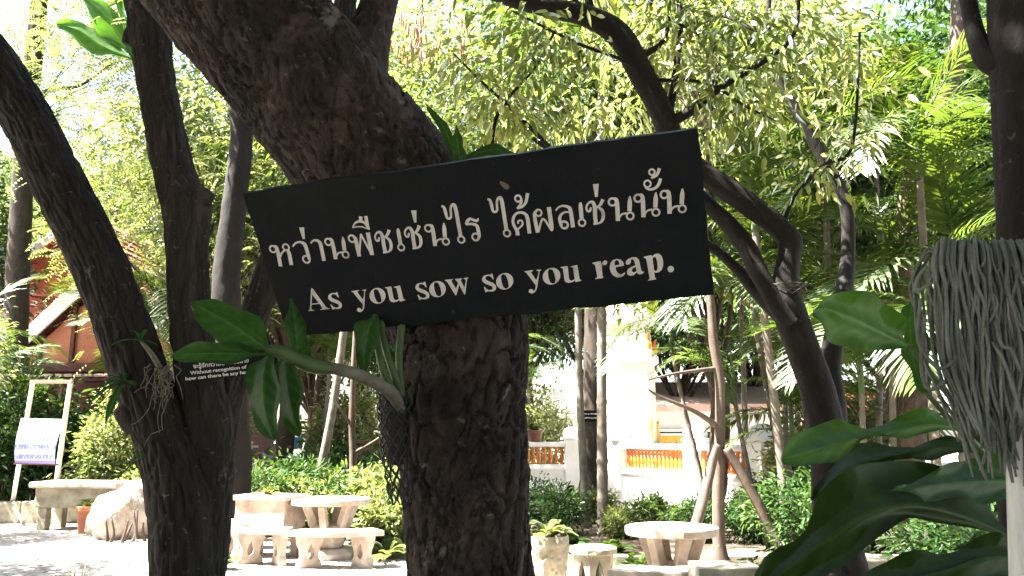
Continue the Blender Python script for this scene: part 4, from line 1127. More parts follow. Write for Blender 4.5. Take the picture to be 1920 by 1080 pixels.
def concrete_bench(label, loc, rz, R0=1.1, span=.95, h=.42, rot_leg=0.0):
    """curved slab on two pierced panel legs"""
    t = thing('concrete_bench', label, 'bench', loc, rotz=rz)
    n = 14
    a0 = span / R0 / 2
    out = [((R0 + .17) * math.sin(a) , R0 - (R0 + .17) * math.cos(a)) for a in np.linspace(-a0, a0, n)] + [((R0 - .17) * math.sin(a), R0 - (R0 - .17) * math.cos(a)) for a in np.linspace(a0, -a0, n)]
    out = [(x + random.gauss(0, .004), y + random.gauss(0, .004)) for x, y in out]
    lp(t, 'seat', MB().prism(out, [], Matrix.Translation((0, 0, h - .03)), .06).mesh('seat', bevel=.01, rough=.006), CONC)
    for s in (-1, 1):
        a = s * a0 * .62
        M = Matrix.Translation((R0 * math.sin(a), R0 - R0 * math.cos(a), 0)) @ Matrix.Rotation(a + rot_leg * s + R(90) , 4, 'Z') @ Matrix.Rotation(R(90), 4, 'X')
        k = (h - .06) / .36
        lp(t, 'leg', MB().prism([(x, y * k) for x, y in LEGO], [[(x, y * k) for x, y in HOLE]], M, .085).mesh('leg'), CONC)
    return t
def xg(px, Y): return at(px, 900, Y)[0]
concrete_table('round concrete table in the sun behind the curved bench and pale block planter', (xg(622, 10.6), 10.6, .02), .5, .72, .2)
concrete_bench('curved concrete bench in front of the sunlit round table', (xg(634, 9.75), 9.75, .02), R(4), span=1.0, rot_leg=R(35))
concrete_bench('curved concrete bench in front of the pale block planter', (xg(500, 9.95), 10.0, .02), R(-14), span=.62, rot_leg=R(38))
concrete_bench('curved concrete bench half hidden beside the twin stem tree', (xg(440, 10.7), 10.8, .02), R(-50), span=.8)
concrete_table('round concrete table standing by the propped thin tree', (xg(1256, 7.5), 7.5, .02), .41, .7, .5)
concrete_bench('curved concrete bench in front of the table by the propped tree', (xg(1243, 6.95), 6.95, .02), R(-5), span=.86, rot_leg=R(30))
# block planter on legs
bp = thing('block_planter', 'pale square concrete planter on stub legs beside the round table', 'planter', (xg(506, 10.6), 10.7, 0), rotz=R(-17))
lp(bp, 'trough', MB().box((0, 0, .55), (.72, .5, .36)).mesh('trough', bevel=.02, cut=4, rough=.02), CONC)
lp(bp, 'rim', MB().box((0, 0, .75), (.8, .58, .06)).mesh('rim', bevel=.015), CONC)
for x in (-.28, .28):
    for y in (-.18, .18): lp(bp, 'leg', MB().box((x, y, .19), (.11, .11, .36)).mesh('leg', bevel=.01), CONC)
# pierced stool
st = thing('pierced_stool', 'drum shaped concrete stool pierced with pear shaped holes', 'stool', (xg(1110, 8.0), 8.0, .02))
lp(st, 'seat', MB().lathe([(.2, .40), (.225, .41), (.225, .455), (.2, .465)], 20, jit=.02).mesh('seat', bevel=.006), CONC_DARK)
for k in range(6):
    a = 2 * math.pi * k / 6 - R(90) + R(14)
    M = Matrix.Translation((.145 * math.cos(a), .145 * math.sin(a), 0)) @ Matrix.Rotation(a + R(90), 4, 'Z') @ Matrix.Rotation(R(90), 4, 'X')
    lp(st, 'side_panel', MB().prism([(-.1, 0), (.1, 0), (.09, .14), (.092, .24), (.11, .405), (-.11, .405), (-.092, .24), (-.09, .14)], [[(x * .95, y * 1.25 + .02) for x, y in HOLE]], M, .045).mesh('side_panel'), CONC_DARK)
lp(st, 'foot', MB().lathe([(.2, -.01), (.2, .03), (.17, .045)], 18).mesh('foot'), CONC_DARK)
# stump planter with fern
def stump(name, label, loc, r, h, mat, seed):
    t = thing(name, label, 'planter', loc)
    f = furrow_bark(.02, .05, seed, .12)
    V, q, tr = tube_arr(np.array([[0, 0, -.02], [0, 0, h * .4], [0, 0, h * .85], [0, 0, h]]), np.array([r * .92, r * .95, r * 1.05, r * 1.02]), 70, 60, f, cap=False)
    V2, q2, t2 = tube_arr(np.array([[0, 0, h], [0, 0, h - .01]]), np.array([r * 1.02, r * .8]), 8, 60)
    lp(t, 'tub', tubes_mesh('tub', [(V, q, np.zeros((0, 3), int))], True), mat)
    lp(t, 'soil', MB().lathe([(r * .5, h - .06), (r * .98, h - .05)], 24, jit=.05).mesh('soil'), EARTH)
    return t
stump('stump_planter', 'concrete planter cast like a tree stump, holding ferns, beside the leaning tree', (xg(1026, 8.6), 8.6, .02), .2, .5, CONC_DARK, 4)
# trough on legs, low kerb, pot, pale rocks at the left
tr = thing('stone_trough', 'yellowed concrete trough on legs behind the notice stand', 'planter', (xg(158, 14.0), 14.1, 0), rotz=R(-8))
lp(tr, 'body', MB().box((0, 0, .52), (1.45, .6, .34)).mesh('body', bevel=.03, cut=5, rough=.03), CONC_DARK)
lp(tr, 'rim', MB().box((0, 0, .72), (1.6, .74, .1)).mesh('rim', bevel=.03), CONC)
for x in (-.58, .58):
    for y in (-.2, .2): lp(tr, 'leg', MB().box((x, y, .17), (.16, .14, .36)).mesh('leg', bevel=.015), CONC_DARK)
kw = thing('low_stone_wall', 'low weathered stone edging wall left of the trough', 'wall', (xg(20, 15), 15.2, 0))
for i in range(8):
    lp(kw, 'stone', MB().box((-1.7 + i * .42, random.uniform(-.02, .02), .17), (.4, .3, .36 + random.uniform(-.03, .03))).mesh('stone', bevel=.03), CONC_DARK)
def pot(label, loc, r, h, mat=TERRA):
    t = thing('flower_pot', label, 'pot', loc)
    lp(t, 'body', MB().lathe([(r * .6, 0), (r * .66, .02), (r * .92, h * .8), (r * .95, h * .82)], 28).mesh('body', smooth=True), mat)
    lp(t, 'rim', MB().lathe([(r * .94, h * .82), (r * 1.08, h * .83), (r * 1.1, h * .97), (r * 1.02, h), (r * .9, h), (r * .88, h * .86)], 28).mesh('rim', smooth=False), mat)
    lp(t, 'soil', MB().lathe([(r * .3, h * .85), (r * .9, h * .87)], 16).mesh('soil'), EARTH)
    return t
pot('terracotta pot on the ground beside the trough', (xg(170, 13.2), 13.2, .02), .17, .42)
for i, (px, Y, s, lab) in enumerate(((226, 12.6, .36, 'largest pale rough rock beside the terracotta pot'), (262, 12.9, .42, 'tall pale rough rock behind the twin stem tree'), (200, 13.0, .24, 'smallest pale rough rock next to the terracotta pot'))):
    bm = bmesh.new(); bmesh.ops.create_icosphere(bm, subdivisions=5, radius=1)
    Pn = np.array([v.co for v in bm.verts])
    k = .72 + .55 * fbm(Pn, 1.6, 5, i * 7 + 2) + .06 * (fbm(Pn, 9, 3, i) - .5)
    for v, kk, pz in zip(bm.verts, k, Pn):
        v.co = Vector(pz) * float(kk); v.co.x *= s * 1.05; v.co.y *= s; v.co.z = max(v.co.z * s * 1.25 + s * .8, -.02)
        v.co += Vector((xg(px, Y), Y, 0))
    me = bpy.data.meshes.new('rock'); bm.to_mesh(me); bm.free()
    tag(obj('rock', me, CONC), lab, 'rock', None)
# dry stalks by the rocks
for i in range(7):
    px = 212 + i * 11 + random.uniform(-4, 4)
    p = np.array([xg(px, 12.1), 12.1 + random.uniform(-.1, .1), 0])
    V, q, t = tube_arr(np.array([p, p + [random.uniform(-.05, .08), 0, .15], p + [random.uniform(-.06, .14), 0, random.uniform(.25, .5)]]), np.array([.03, .02, .01]), 12, 7, smooth_bark(.2, 5, i))
    tag(obj('dry_stalk', np_mesh('dry_stalk', V, q, t, True), BARK_BROWN), 'dry broken stalk standing in front of the pale rocks', 'stalk', 'dry stalks by the rocks')
# grey slabs in front at the right
for px0, px1, ytop, Y, lab in ((1310, 1432, 1066, 6.3, 'grey concrete slab lying in front of the propped thin tree'), (1582, 1668, 1050, 5.6, 'grey concrete slab half hidden under the broad leaved plant')):
    a, b = at(px0, ytop, Y), at(px1, ytop - 8, Y)
    tag(obj('concrete_slab', MB().box(((a[0] + b[0]) / 2, Y + .2, a[2] / 2), (b[0] - a[0], .4, a[2])).mesh('concrete_slab', bevel=.012), CONC_DARK), lab, 'slab')  # darker concrete chosen here; the slabs' shade is put into their colour

# ------------------------------------------------------------------ notice stand
m, n_, l_, b_ = newmat('printed_notice')
tcn = n_.new('ShaderNodeTexCoord'); sp = n_.new('ShaderNodeSeparateXYZ'); l_.new(tcn.outputs['Generated'], sp.inputs[0])
def band(lo, hi, src):
    r = ramp(n_, l_, src, [(lo - .012, (0, 0, 0)), (lo, (1, 1, 1)), (hi, (1, 1, 1)), (hi + .012, (0, 0, 0))])
    return r
wob = n_.new('ShaderNodeMapping'); wob.inputs['Scale'].default_value = (26, 1, 9); l_.new(tcn.outputs['Generated'], wob.inputs[0])
ns = ramp(n_, l_, noise(n_, l_, 1.0, 3, .6, wob.outputs[0]), [(.44, (0, 0, 0)), (.5, (1, 1, 1))])
col = mixc(n_, l_, band(.0, .5, sp.outputs['Z']), (.78, .77, .76), (.25, .31, .62))
for lo, hi in ((.53, .57), (.33, .42), (.12, .2)):
    col = mixc(n_, l_, mixc(n_, l_, 1.0, band(lo, hi, sp.outputs['Z']), ns, 'MULTIPLY'), col, (.10, .11, .42))
col = mixc(n_, l_, band(.0, .07, sp.outputs['Z']), col, (.16, .13, .36))
l_.new(col, b_.inputs['Base Color']); b_.inputs['Roughness'].default_value = .5
NOTICE = m
Ye = 14.6
ez = thing('notice_stand', 'tall white timber stand holding a white and blue notice', 'notice stand', (xg(56, Ye), Ye, 0))
A0, A1, B0, B1 = gnd(18, 976), at(62, 716, Ye + .1), gnd(95, 983), at(132, 716, Ye + .1)
obj('post', MB().beam(A0, A1, .07, .05).mesh('post', bevel=.005), WOODW, ez)
obj('post', MB().beam(B0, B1, .07, .05).mesh('post', bevel=.005), WOODW, ez)
tb = obj('top_rail', MB().beam(A1 + [-.04, 0, 0], B1 + [.04, 0, 0], .07, .06).mesh('top_rail', bevel=.005), PINKW, ez)
for b, e in ((gnd(43, 979), at(27, 952, Ye - .05)), (gnd(118, 986), at(100, 955, Ye - .05))):
    obj('foot_brace', MB().beam(b, e, .04, .04).mesh('foot_brace'), WOODW, ez)
c0, c1, c2, c3 = at(28, 868, Ye - .08), at(106, 870, Ye - .08), at(118, 786, Ye - .03), at(42, 784, Ye - .03)
nx, nz = 10, 12
V, F = [], []
for j in range(nz + 1):
    for i in range(nx + 1):
        s, t = i / nx, j / nz
        p = (c0 * (1 - s) + c1 * s) * (1 - t) + (c3 * (1 - s) + c2 * s) * t
        V.append(p + np.array([-.05 * math.sin(math.pi * (1 - t)) * (1 - t), -.05 * math.sin(2.2 * t + s), 0]))
for j in range(nz):
    for i in range(nx): F.append((j * (nx + 1) + i, j * (nx + 1) + i + 1, (j + 1) * (nx + 1) + i + 1, (j + 1) * (nx + 1) + i))
nm = MB().add(V, F).mesh('notice_sheet', smooth=True)
obj('notice_sheet', nm, NOTICE, ez)
obj('lower_bar', MB().beam(c0 + [-.02, .01, -.01], c1 + [.02, .01, -.01], .04, .03).mesh('lower_bar'), MAROON, ez)

# ================================================================== TEMPLE BUILDINGS
def baluster_mesh():
    return MB().lathe([(.05, 0), (.05, .05), (.034, .07), (.052, .13), (.058, .18), (.04, .25), (.03, .28), (.046, .31), (.046, .34), (.034, .37), (.05, .40), (.05, .44)], 12).mesh('baluster', smooth=True)
BAL = baluster_mesh(); BAL.materials.append(GLAZE)
def balustrade(label, A, B, z0, bays):
    A, B = np.array([*A, 0.0]), np.array([*B, 0.0])
    d = B - A; Ln = float(np.linalg.norm(d)); rz = math.atan2(d[1], d[0])
    t = thing('balustrade', label, 'balustrade', tuple(A), rotz=rz)
    lp(t, 'base_wall', MB().box((Ln / 2, 0, z0 / 2 - .02), (Ln, .28, z0 + .04)).mesh('base_wall'), WHITE)
    lp(t, 'plinth', MB().box((Ln / 2, 0, .16), (Ln + .02, .42, .34)).mesh('plinth', bevel=.02), WHITE)
    lp(t, 'ledge', MB().box((Ln / 2, 0, z0 - .1), (Ln + .01, .38, .09)).mesh('ledge', bevel=.02), WHITE)
    lp(t, 'hand_rail', MB().box((Ln / 2, 0, z0 + .44 + .06), (Ln, .3, .12)).mesh('hand_rail', bevel=.02), WHITE)
    prev = 0
    for s in bays:
        ps = lp(t, 'post', MB().box((s, 0, (z0 + .62) / 2), (.4, .42, z0 + .62)).mesh('post', bevel=.015), WHITE)
        hd = lp(t, 'post_cap', MB().lathe([(.3, 0), (.3, .06), (.24, .08), (.26, .16), (.2, .27), (.08, .33)], 16, c=(s, 0, z0 + .62)).mesh('post_cap', smooth=True), WHITE)
    edges = [0.0] + [b for s in bays for b in (s - .2, s + .2)] + [Ln]
    for a, b in zip(edges[::2], edges[1::2]):
        if b - a < .2: continue
        n = max(1, int((b - a) / .145))
        for k in range(n):
            o = bpy.data.objects.new('baluster', BAL); COL.objects.link(o); o.parent = t
            o.location = (a + (k + .5) * (b - a) / n, 0, z0)
    return t
balustrade('shaded stretch of white balustrade with orange balusters behind the leaning tree', (xg(930, 21.3), 21.3), (xg(1076, 21.3), 21.3), .82, [xg(1074, 21.3) - xg(930, 21.3)])
balustrade('sunlit white balustrade running right from the white shrine', (xg(1165, 20.0), 20.0), (xg(1480, 14.6), 14.6), .80, [.1, 3.1, 5.2])
cd_ = thing('white_shrine', 'tall whitewashed tiered shrine with orange flame ornaments', 'shrine', (xg(1174, 22.4), 22.4, 0), rotz=R(-16))
cd_.scale = (1.34, 1.34, 1.34)
q2 = math.sqrt(2)
lp(cd_, 'base', MB().lathe([(.95 * q2, 0), (.95 * q2, .5), (.85 * q2, .55), (.85 * q2, .9), (.78 * q2, 1.0)], 4, rot=R(45)).mesh('base', bevel=.02), WHITE)
lp(cd_, 'body', MB().lathe([(.58 * q2, .95), (.58 * q2, 2.6), (.66 * q2, 2.66), (.66 * q2, 2.8), (.56 * q2, 2.86), (.5 * q2, 3.4), (.62 * q2, 3.5), (.62 * q2, 3.66), (.5 * q2, 3.72)], 4, rot=R(45)).mesh('body', bevel=.015), WHITE)
lp(cd_, 'roof', MB().lathe([(.52 * q2, 3.7), (.4 * q2, 4.15), (.46 * q2, 4.2), (.42 * q2, 4.35), (.3 * q2, 4.7), (.34 * q2, 4.75), (.2 * q2, 5.1), (.05, 5.7)], 4, rot=R(45)).mesh('roof', bevel=.012), WHITE)
FL = [(0, 0), (.16, .02), (.2, .16), (.13, .3), (.17, .46), (.06, .36), (.02, .2)]
for k in range(4):
    a = R(45) + k * R(90)
    for r0, z0, s, mt in ((.6 * q2, 3.66, 1.1, GLAZE), (.62 * q2, 2.8, .8, GLAZE), (.6 * q2, 1.0, 1.0, GOLD)):
        M = Matrix.Rotation(a, 4, 'Z') @ Matrix.Translation((r0 - .14, 0, z0)) @ Matrix.Rotation(R(90), 4, 'X')
        lp(cd_, 'flame_ornament', MB().prism([(x * s, y * s) for x, y in FL], [], M, .07).mesh('flame_ornament', bevel=.01), mt)
lp(cd_, 'niche', MB().box((0, -.585, 1.75), (.5, .05, 1.1)).mesh('niche', bevel=.01), WHITE)

hb = thing('low_white_building', 'low white building with a pale pink eave beyond the balustrade', 'building', (xg(1215, 26), 26, 0))
x0, x1 = xg(1205, 26), xg(1720, 26)
obj('wall', MB().box(((x0 + x1) / 2, 28.6, 1.15), (x1 - x0, 5.2, 2.34)).mesh('wall'), WHITE, hb)
PINK = M_plain('pink_fascia', [(.3, (.5, .33, .28)), (.7, (.62, .44, .38))], 5, .7, .2, .003, 40)
obj('fascia', MB().box(((x0 + x1) / 2 - .1, 25.85, 2.42), (x1 - x0 + .6, .12, .22)).mesh('fascia', bevel=.01), PINK, hb)
obj('roof', MB().add([(x0 - .4, 25.8, 2.54), (x1 + .4, 25.8, 2.54), (x1 + .4, 31.4, 3.6), (x0 - .4, 31.4, 3.6), (x0 - .4, 25.8, 2.48), (x1 + .4, 25.8, 2.48), (x1 + .4, 31.4, 3.5), (x0 - .4, 31.4, 3.5)], [(0, 1, 2, 3), (7, 6, 5, 4), (0, 4, 5, 1), (1, 5, 6, 2), (2, 6, 7, 3), (3, 7, 4, 0)]).mesh('roof'), PINK, hb)
for k in range(6):
    xx = x0 + .9 + k * 1.35
    wv = obj('window', MB().box((xx, 25.985, 1.2), (.8, .05, 1.0)).mesh('window', bevel=.01), GLASSD, hb)
    obj('frame', MB().prism([(-.46, -.56), (.46, -.56), (.46, .56), (-.46, .56)], [[(-.38, -.48), (.38, -.48), (.38, .48), (-.38, .48)]], Matrix.Translation((xx, 25.95, 1.2)) @ Matrix.Rotation(R(90), 4, 'X'), .07).mesh('frame'), WHITE, wv)
vl = thing('yellow_valance', 'scalloped yellow cloth valance hanging behind the balustrade', 'valance', (xg(1268, 24.5), 24.5, 0))
for k in range(9):
    xx = xg(1222, 24.5) + k * .17
    pl = [(-.085, .0), (-.085, -.16)] + [(.085 * -math.cos(a), -.16 - .1 * math.sin(a)) for a in np.linspace(.2, 2.9, 6)] + [(.085, -.16), (.085, 0)]
    obj('scallop', MB().prism(pl, [], Matrix.Translation((xx, 24.5 + random.uniform(-.01, .01), 1.56)) @ Matrix.Rotation(R(90), 4, 'X'), .012).mesh('scallop'), GOLD, vl)
obj('rail', MB().box((xg(1222, 24.5) + .68, 24.5, 1.585), (1.6, .05, .05)).mesh('rail'), WHITE, vl)
for sx in (0, 1.5):
    obj('post', MB().box((xg(1222, 24.5) + sx, 24.54, .79), (.06, .06, 1.6)).mesh('post'), WHITE, vl)
pot('dark clay pot of ferns standing on the shaded balustrade rail', (xg(1003, 21.3), 21.3, 1.38), .22, .3, CLAY)

# red-roofed hall at the left
hall = thing('red_roofed_hall', 'temple hall with red tiled gables, white bargeboards and orange gable panel', 'building', (xg(215, 20), 20, 0))
def gable(parent, px, py_ap, half, py_eave, Y, depth, bb, label=None):
    ap = at(px, py_ap, Y); e = at(px, py_eave, Y)
    zA, zE, cx_ = ap[2], e[2], ap[0]
    sl = math.atan2(zA - zE, half)
    for s in (-1, 1):
        # rows of overlapping tiles as stepped courses
        n = 12
        rf = MB()
        for k in range(n):
            t0, t1 = k / n, (k + 1) / n
            a = Vector((cx_ + s * half * 1.16 * t0, 0, zA - (zA - zE) * 1.16 * t0)); b = Vector((cx_ + s * half * 1.16 * t1, 0, zA - (zA - zE) * 1.16 * t1))
            up = Vector((s * math.sin(sl), 0, math.cos(sl)))
            q = [a + up * .03, b + up * .075, b + up * .0, a - up * .03]
            V = [(p.x, Y - .35, p.z) for p in q] + [(p.x, Y + depth, p.z) for p in q]
            rf.add(V, [(0, 1, 2, 3), (7, 6, 5, 4), (0, 4, 5, 1), (1, 5, 6, 2), (2, 6, 7, 3), (3, 7, 4, 0)])
        obj('roof_slope', rf.mesh('roof_slope'), ROOF_RED, parent)
        obj('bargeboard', MB().beam((cx_, Y - .42, zA - .12), (cx_ + s * half * 1.18, Y - .42, zA - .12 - (zA - zE) * 1.18), .08, bb).mesh('bargeboard', bevel=.02), WHITE, parent)
    obj('gable_panel', MB().prism([(-half * .82, zE + .1), (half * .82, zE + .1), (0, zA - .45)], [], Matrix.Translation((cx_, Y, 0)) @ Matrix.Rotation(R(90), 4, 'X'), .12).mesh('gable_panel'), ORANGE, parent)
    return cx_, zA, zE
cx_, zA, zE = gable(hall, 215, 492, 2.6, 690, 20.0, 7, .34)
gable(hall, 160, 398, 2.4, 560, 22.0, 7, .22)
obj('tie_beam', MB().box((cx_, 19.9, zE), (5.0, .2, .22)).mesh('tie_beam', bevel=.01), MAROON, hall)
for k in range(5): obj('gable_stud', MB().box((cx_ - 1.6 + k * .8, 19.9, zE + .45 + .3 * (2 - abs(k - 2))), (.09, .1, .9 + .6 * (2 - abs(k - 2)))).mesh('gable_stud'), MAROON, hall)
obj('wall', MB().box((cx_, 23.5, zE / 2), (4.6, 6.6, zE)).mesh('wall'), MAROON, hall)
for k in range(22):
    obj('eave_tile', MB().box((cx_ - 2.5 + k * .235, 19.3, zE - .25), (.2, .5, .07)).mesh('eave_tile', bevel=.02), PINK, hall)
obj('eave_board', MB().box((cx_, 19.55, zE - .34), (5.2, .9, .06)).mesh('eave_board'), MAROON, hall)
for x in (-2.1, -.7, .7, 2.1): obj('column', MB().lathe([(.16, 0), (.16, .2), (.12, .24), (.12, zE - .3)], 14, c=(cx_ + x, 19.6, 0)).mesh('column', smooth=False), MAROON, hall)
# red-roofed pavilion far right
pav = thing('small_red_pavilion', 'small red roofed pavilion glimpsed between palm stems', 'pavilion', (xg(1600, 19), 19, 0))
a = at(1605, 735, 19)
obj('roof', MB().lathe([(1.5, 0), (1.45, .06), (.5, .7), (.15, .9)], 4, c=(a[0], 19, a[2] - .75), rot=R(45)).mesh('roof'), ROOF_RED, pav)
obj('back_wall', MB().box((a[0], 19.9, .9), (1.9, .12, 1.8)).mesh('back_wall'), PINK, pav)
for sx in (-.9, .9):
    for sy in (-.9, .9): obj('column', MB().box((a[0] + sx, 19 + sy, (a[2] - .75) / 2), (.14, .14, a[2] - .75)).mesh('column'), WHITE, pav)

# ------------------------------------------------------------------ fence, car, jar behind the left court
fn = thing('picket_fence', 'white metal picket fence behind the trough and bushes', 'fence', (xg(120, 23), 23, 0))
pk = MB().box((0, 0, .72), (.035, .02, 1.36)).mesh('picket'); pk.materials.append(FENCEW)
x0, x1 = xg(110, 23), xg(480, 23)
for k in range(int((x1 - x0) / .12)):
    o = bpy.data.objects.new('picket', pk); COL.objects.link(o); o.parent = fn
    o.location = (x0 - xg(120, 23) + k * .12, 0, 0)
for z in (.2, 1.25): obj('rail', MB().box(((x0 + x1) / 2, 23.03, z), (x1 - x0, .03, .05)).mesh('rail'), FENCEW, fn)
obj('footing', MB().box(((x0 + x1) / 2, 23.05, .05), (x1 - x0, .16, .2)).mesh('footing', bevel=.01), CONC, fn)

car = thing('parked_car', 'silver car parked beyond the hedge with a sloping bonnet', 'car', (xg(470, 26.5), 26.5, 0), rotz=R(-12))
prof = [(-2.0, .3), (2.0, .3), (2.06, .5), (2.0, .72), (1.6, .86), (.95, .95), (.25, 1.36), (-.2, 1.46), (-1.0, 1.45), (-1.55, 1.3), (-2.0, .95), (-2.06, .6)]
Mx = Matrix.Rotation(R(90), 4, 'X')
bd = MB().prism(prof, [], Mx, 1.64)
lp(car, 'body', bd.mesh('body', bevel=.07, smooth=True), GREYPAINT)
for s in (-1, 1):
    lp(car, 'side_window', MB().prism([(.75, .97), (.2, 1.32), (-.2, 1.39), (-.95, 1.38), (-1.4, 1.24), (-1.5, .97)], [], Matrix.Translation((0, s * .825, 0)) @ Mx, .02).mesh('side_window'), GLASSD)
    for x in (-1.3, 1.3):
        wh = lp(car, 'wheel', MB().prism(circle(.31, 24), [], Matrix.Translation((x, s * .75, .31)) @ Mx, .2).mesh('wheel', bevel=.02), RUBBER)
        rim_ = obj('rim', MB().prism(circle(.18, 16), [], Matrix.Translation((x, s * .855, .31)) @ Mx, .02).mesh('rim'), GREYPAINT, wh, local=True)
    lp(car, 'headlight', MB().box((1.98, s * .6, .66), (.12, .3, .14)).mesh('headlight', bevel=.03), WHITE)
lp(car, 'windscreen', MB().add([(.99, -.68, .965), (.99, .68, .965), (.30, .62, 1.365), (.30, -.62, 1.365)], [(0, 1, 2, 3)]).mesh('windscreen'), GLASSD)
bs = thing('blue_sheet', 'blue sheet hung on two posts behind the silver car', 'sheet', (xg(543, 28.5), 28.5, 0))
obj('sheet', MB().box((xg(543, 28.5), 28.5, 1.3), (.75, .02, .42)).mesh('sheet'), BLUE, bs)
for s in (-.36, .36): obj('post', MB().box((xg(543, 28.5) + s, 28.53, .75), (.04, .03, 1.5)).mesh('post'), FENCEW, bs)
jr = thing('clay_jar', 'big dark red clay jar behind the hedge left of the leaning tree', 'jar', (xg(692, 17.5), 17.5, 0))
lp(jr, 'body', MB().lathe([(.25, 0), (.3, .04), (.48, .5), (.52, .85), (.45, 1.15), (.3, 1.32), (.28, 1.36)], 28).mesh('body', smooth=True), CLAY)
lp(jr, 'lip', MB().lathe([(.28, 1.35), (.34, 1.37), (.34, 1.43), (.27, 1.45), (.25, 1.4)], 28).mesh('lip'), CLAY)

# ================================================================== TREES BEHIND
def ringed_bark(step=.09, amp=.06, s=0):
    def f(TH, S, r):
        u = (S / step) % 1.0
        return r * (amp * sstep(.75, 1, u) * (1 - sstep(.96, 1, u)) * 2 + .06 * (fbm(np.stack([np.cos(TH), np.sin(TH), S * 2], -1), 2, 3, s) - .5))
    return f
def proto_tree(name, cat_label, kind, seed, H, rad, nc, per, leaf, lmat, bmat, cr=.75, pin=False, hollow=.35, low=None):
    g = np.random.default_rng(seed)
    cen = np.array([0, 0, H - rad[2] * .85])
    t = thing(name, cat_label, 'tree')
    P, D, N, L, W, T, C = clump_crown(nc, per, rad, cen, cr, leaf, hollow, seed, .55, .35, low if low is not None else .8)
    if pin: lp(t, 'crown', pinnate_crown('crown', C, cr * 1.15, per, seed + 1, leaf[0], 7, (leaf[1] * 3.2, leaf[1])), lmat)
    else: lp(t, 'crown', leaves('crown', P, D, N, L, W, 0, .2, .15, T), lmat)
    top = cen + np.array([0, 0, -rad[2] * .25])
    pts = np.array([[0, 0, -.05], [g.normal(0, .12), g.normal(0, .12), top[2] * .35], [g.normal(0, .2), g.normal(0, .2), top[2] * .75], top])
    r0 = H * .017
    parts = [tube_arr(pts, np.array([r0 * 1.35, r0, r0 * .8, r0 * .45]), 60, 16, furrow_bark(r0 * .12, r0 * .4, seed))]
    for k in g.choice(len(C), min(26, len(C)), replace=False):
        f = g.uniform(.35, .95)
        st_ = catmull(pts, 20)[int(f * 19)]
        mid = st_ * .45 + C[k] * .55 + np.array([0, 0, .25]) + g.normal(size=3) * .2
        parts.append(tube_arr(np.array([st_, mid, C[k]]), np.array([r0 * .42, r0 * .24, .012]), 16, 7, smooth_bark(.1, 5, int(k))))
    lp(t, 'trunk', tubes_mesh('trunk', parts), bmat)
    return t
def place(proto, used, items, labels=None, group=None):
    for i, it in enumerate(items):
        px, Y, sc, rz = it[:4]
        x = xg(px, Y)
        lab = labels[i] if labels else None
        if proto.name not in used:
            used.add(proto.name)
            proto.location = (x, Y, 0); proto.rotation_euler = (0, 0, rz); proto.scale = (sc,) * 3
            if lab: proto['label'] = lab
            if group: proto['group'] = group
        else:
            clone(proto, (x, Y, 0), rz, sc, lab, group)
USED = set()
tA = proto_tree('light_leaved_tree', 'loose yellow green tree rising behind the leaning tree', 'A', 101, 9.5, (3.4, 3.2, 3.2), 330, 62, (.2, .065), LF_YEL, BARK_BROWN, .7)
tB = proto_tree('dense_tree', 'dense dark green tree', 'B', 102, 9, (3.2, 3.2, 3.4), 360, 70, (.2, .085), LF_DARK, BARK_DARK, .75, low=.6)
tC = proto_tree('feathery_tree', 'pale feathery leaved tree', 'C', 103, 9, (3.3, 3.0, 3.0), 260, 9, (.42, .03), LF_YEL, BARK_DARK, .8, pin=True)
tD = proto_tree('mid_green_tree', 'mid green bushy tree', 'D', 104, 9, (3.2, 3.2, 3.5), 380, 66, (.19, .07), LF_MID, BARK_BROWN, .7, low=.7)
place(tA, USED, [(850, 31, 1.9, .4), (1330, 15.5, 1.05, 2.2), (1120, 31.5, 1.6, 4.0), (520, 19, 1.15, 1.2)],
      ['yellow green tree with bare forked limbs behind the top of the leaning tree', 'yellow green tree behind the winding tree and above the low white building', 'tall yellow green tree rising directly behind the white shrine', 'tall yellow green tree behind the hall seen between the twin stems'])
place(tC, USED, [(330, 17.5, .92, .3), (120, 26, .9, 2.6), (690, 33, 1.9, 4.4), (250, 28.5, 1.6, 1.6)],
      ['pale feathery tree seen between the two stems of the twin stem tree', 'tall feathery tree behind the red roofed hall', 'feathery tree hung with brown pods beside the leaning trunk', 'tallest feathery tree standing far behind the hall and fence'])
place(tB, USED, [(1290, 27.5, 1.15, 1.0), (760, 29, 1.1, 2.9), (-260, 19.5, 1.05, 5.0), (1700, 19, 1.15, 3.3), (1430, 30, 1.5, .2), (1880, 15, 1.1, 1.9), (430, 25, 1.0, 2.0)],
      ['dense dark tree standing over the low white building', 'dense dark tree behind the clay jar', 'dense dark tree shading the side of the red roofed hall', 'dense dark tree behind the small red pavilion', 'tallest dense dark tree behind the palms', 'dense dark tree behind the mop and the straight trunk', 'dense dark tree behind the silver car'])
place(tD, USED, [(990, 33, 1.5, .6), (600, 30, 1.5, 2.0), (1560, 24, 1.3, 3.0), (1850, 24, 1.4, 4.2), (330, 33, 1.4, 5.2), (-20, 31, 1.1, .9)],
      ['bushy mid green tree behind the shaded balustrade', 'bushy mid green tree far behind the clay jar', 'bushy mid green tree between pavilion and shrine', 'bushy mid green tree right of the small red pavilion', 'bushy mid green tree far behind the picket fence', 'bushy mid green tree far behind the red roofed hall'])
for i in range(15):
    x = -36 + i * 5.2 + random.uniform(-1, 1)
    Y = 40 + random.uniform(-3, 6)
    clone((tB, tD, tA)[i % 3], (x, Y, 0), random.uniform(0, 6.28), random.uniform(1.35, 2.0) if abs(x + 12) > 8 else 1.1, ('dark dense tree in the row far behind everything', 'mid green tree in the row far behind everything', 'yellow green tree in the row far behind everything')[i % 3], 'trees in the far row')
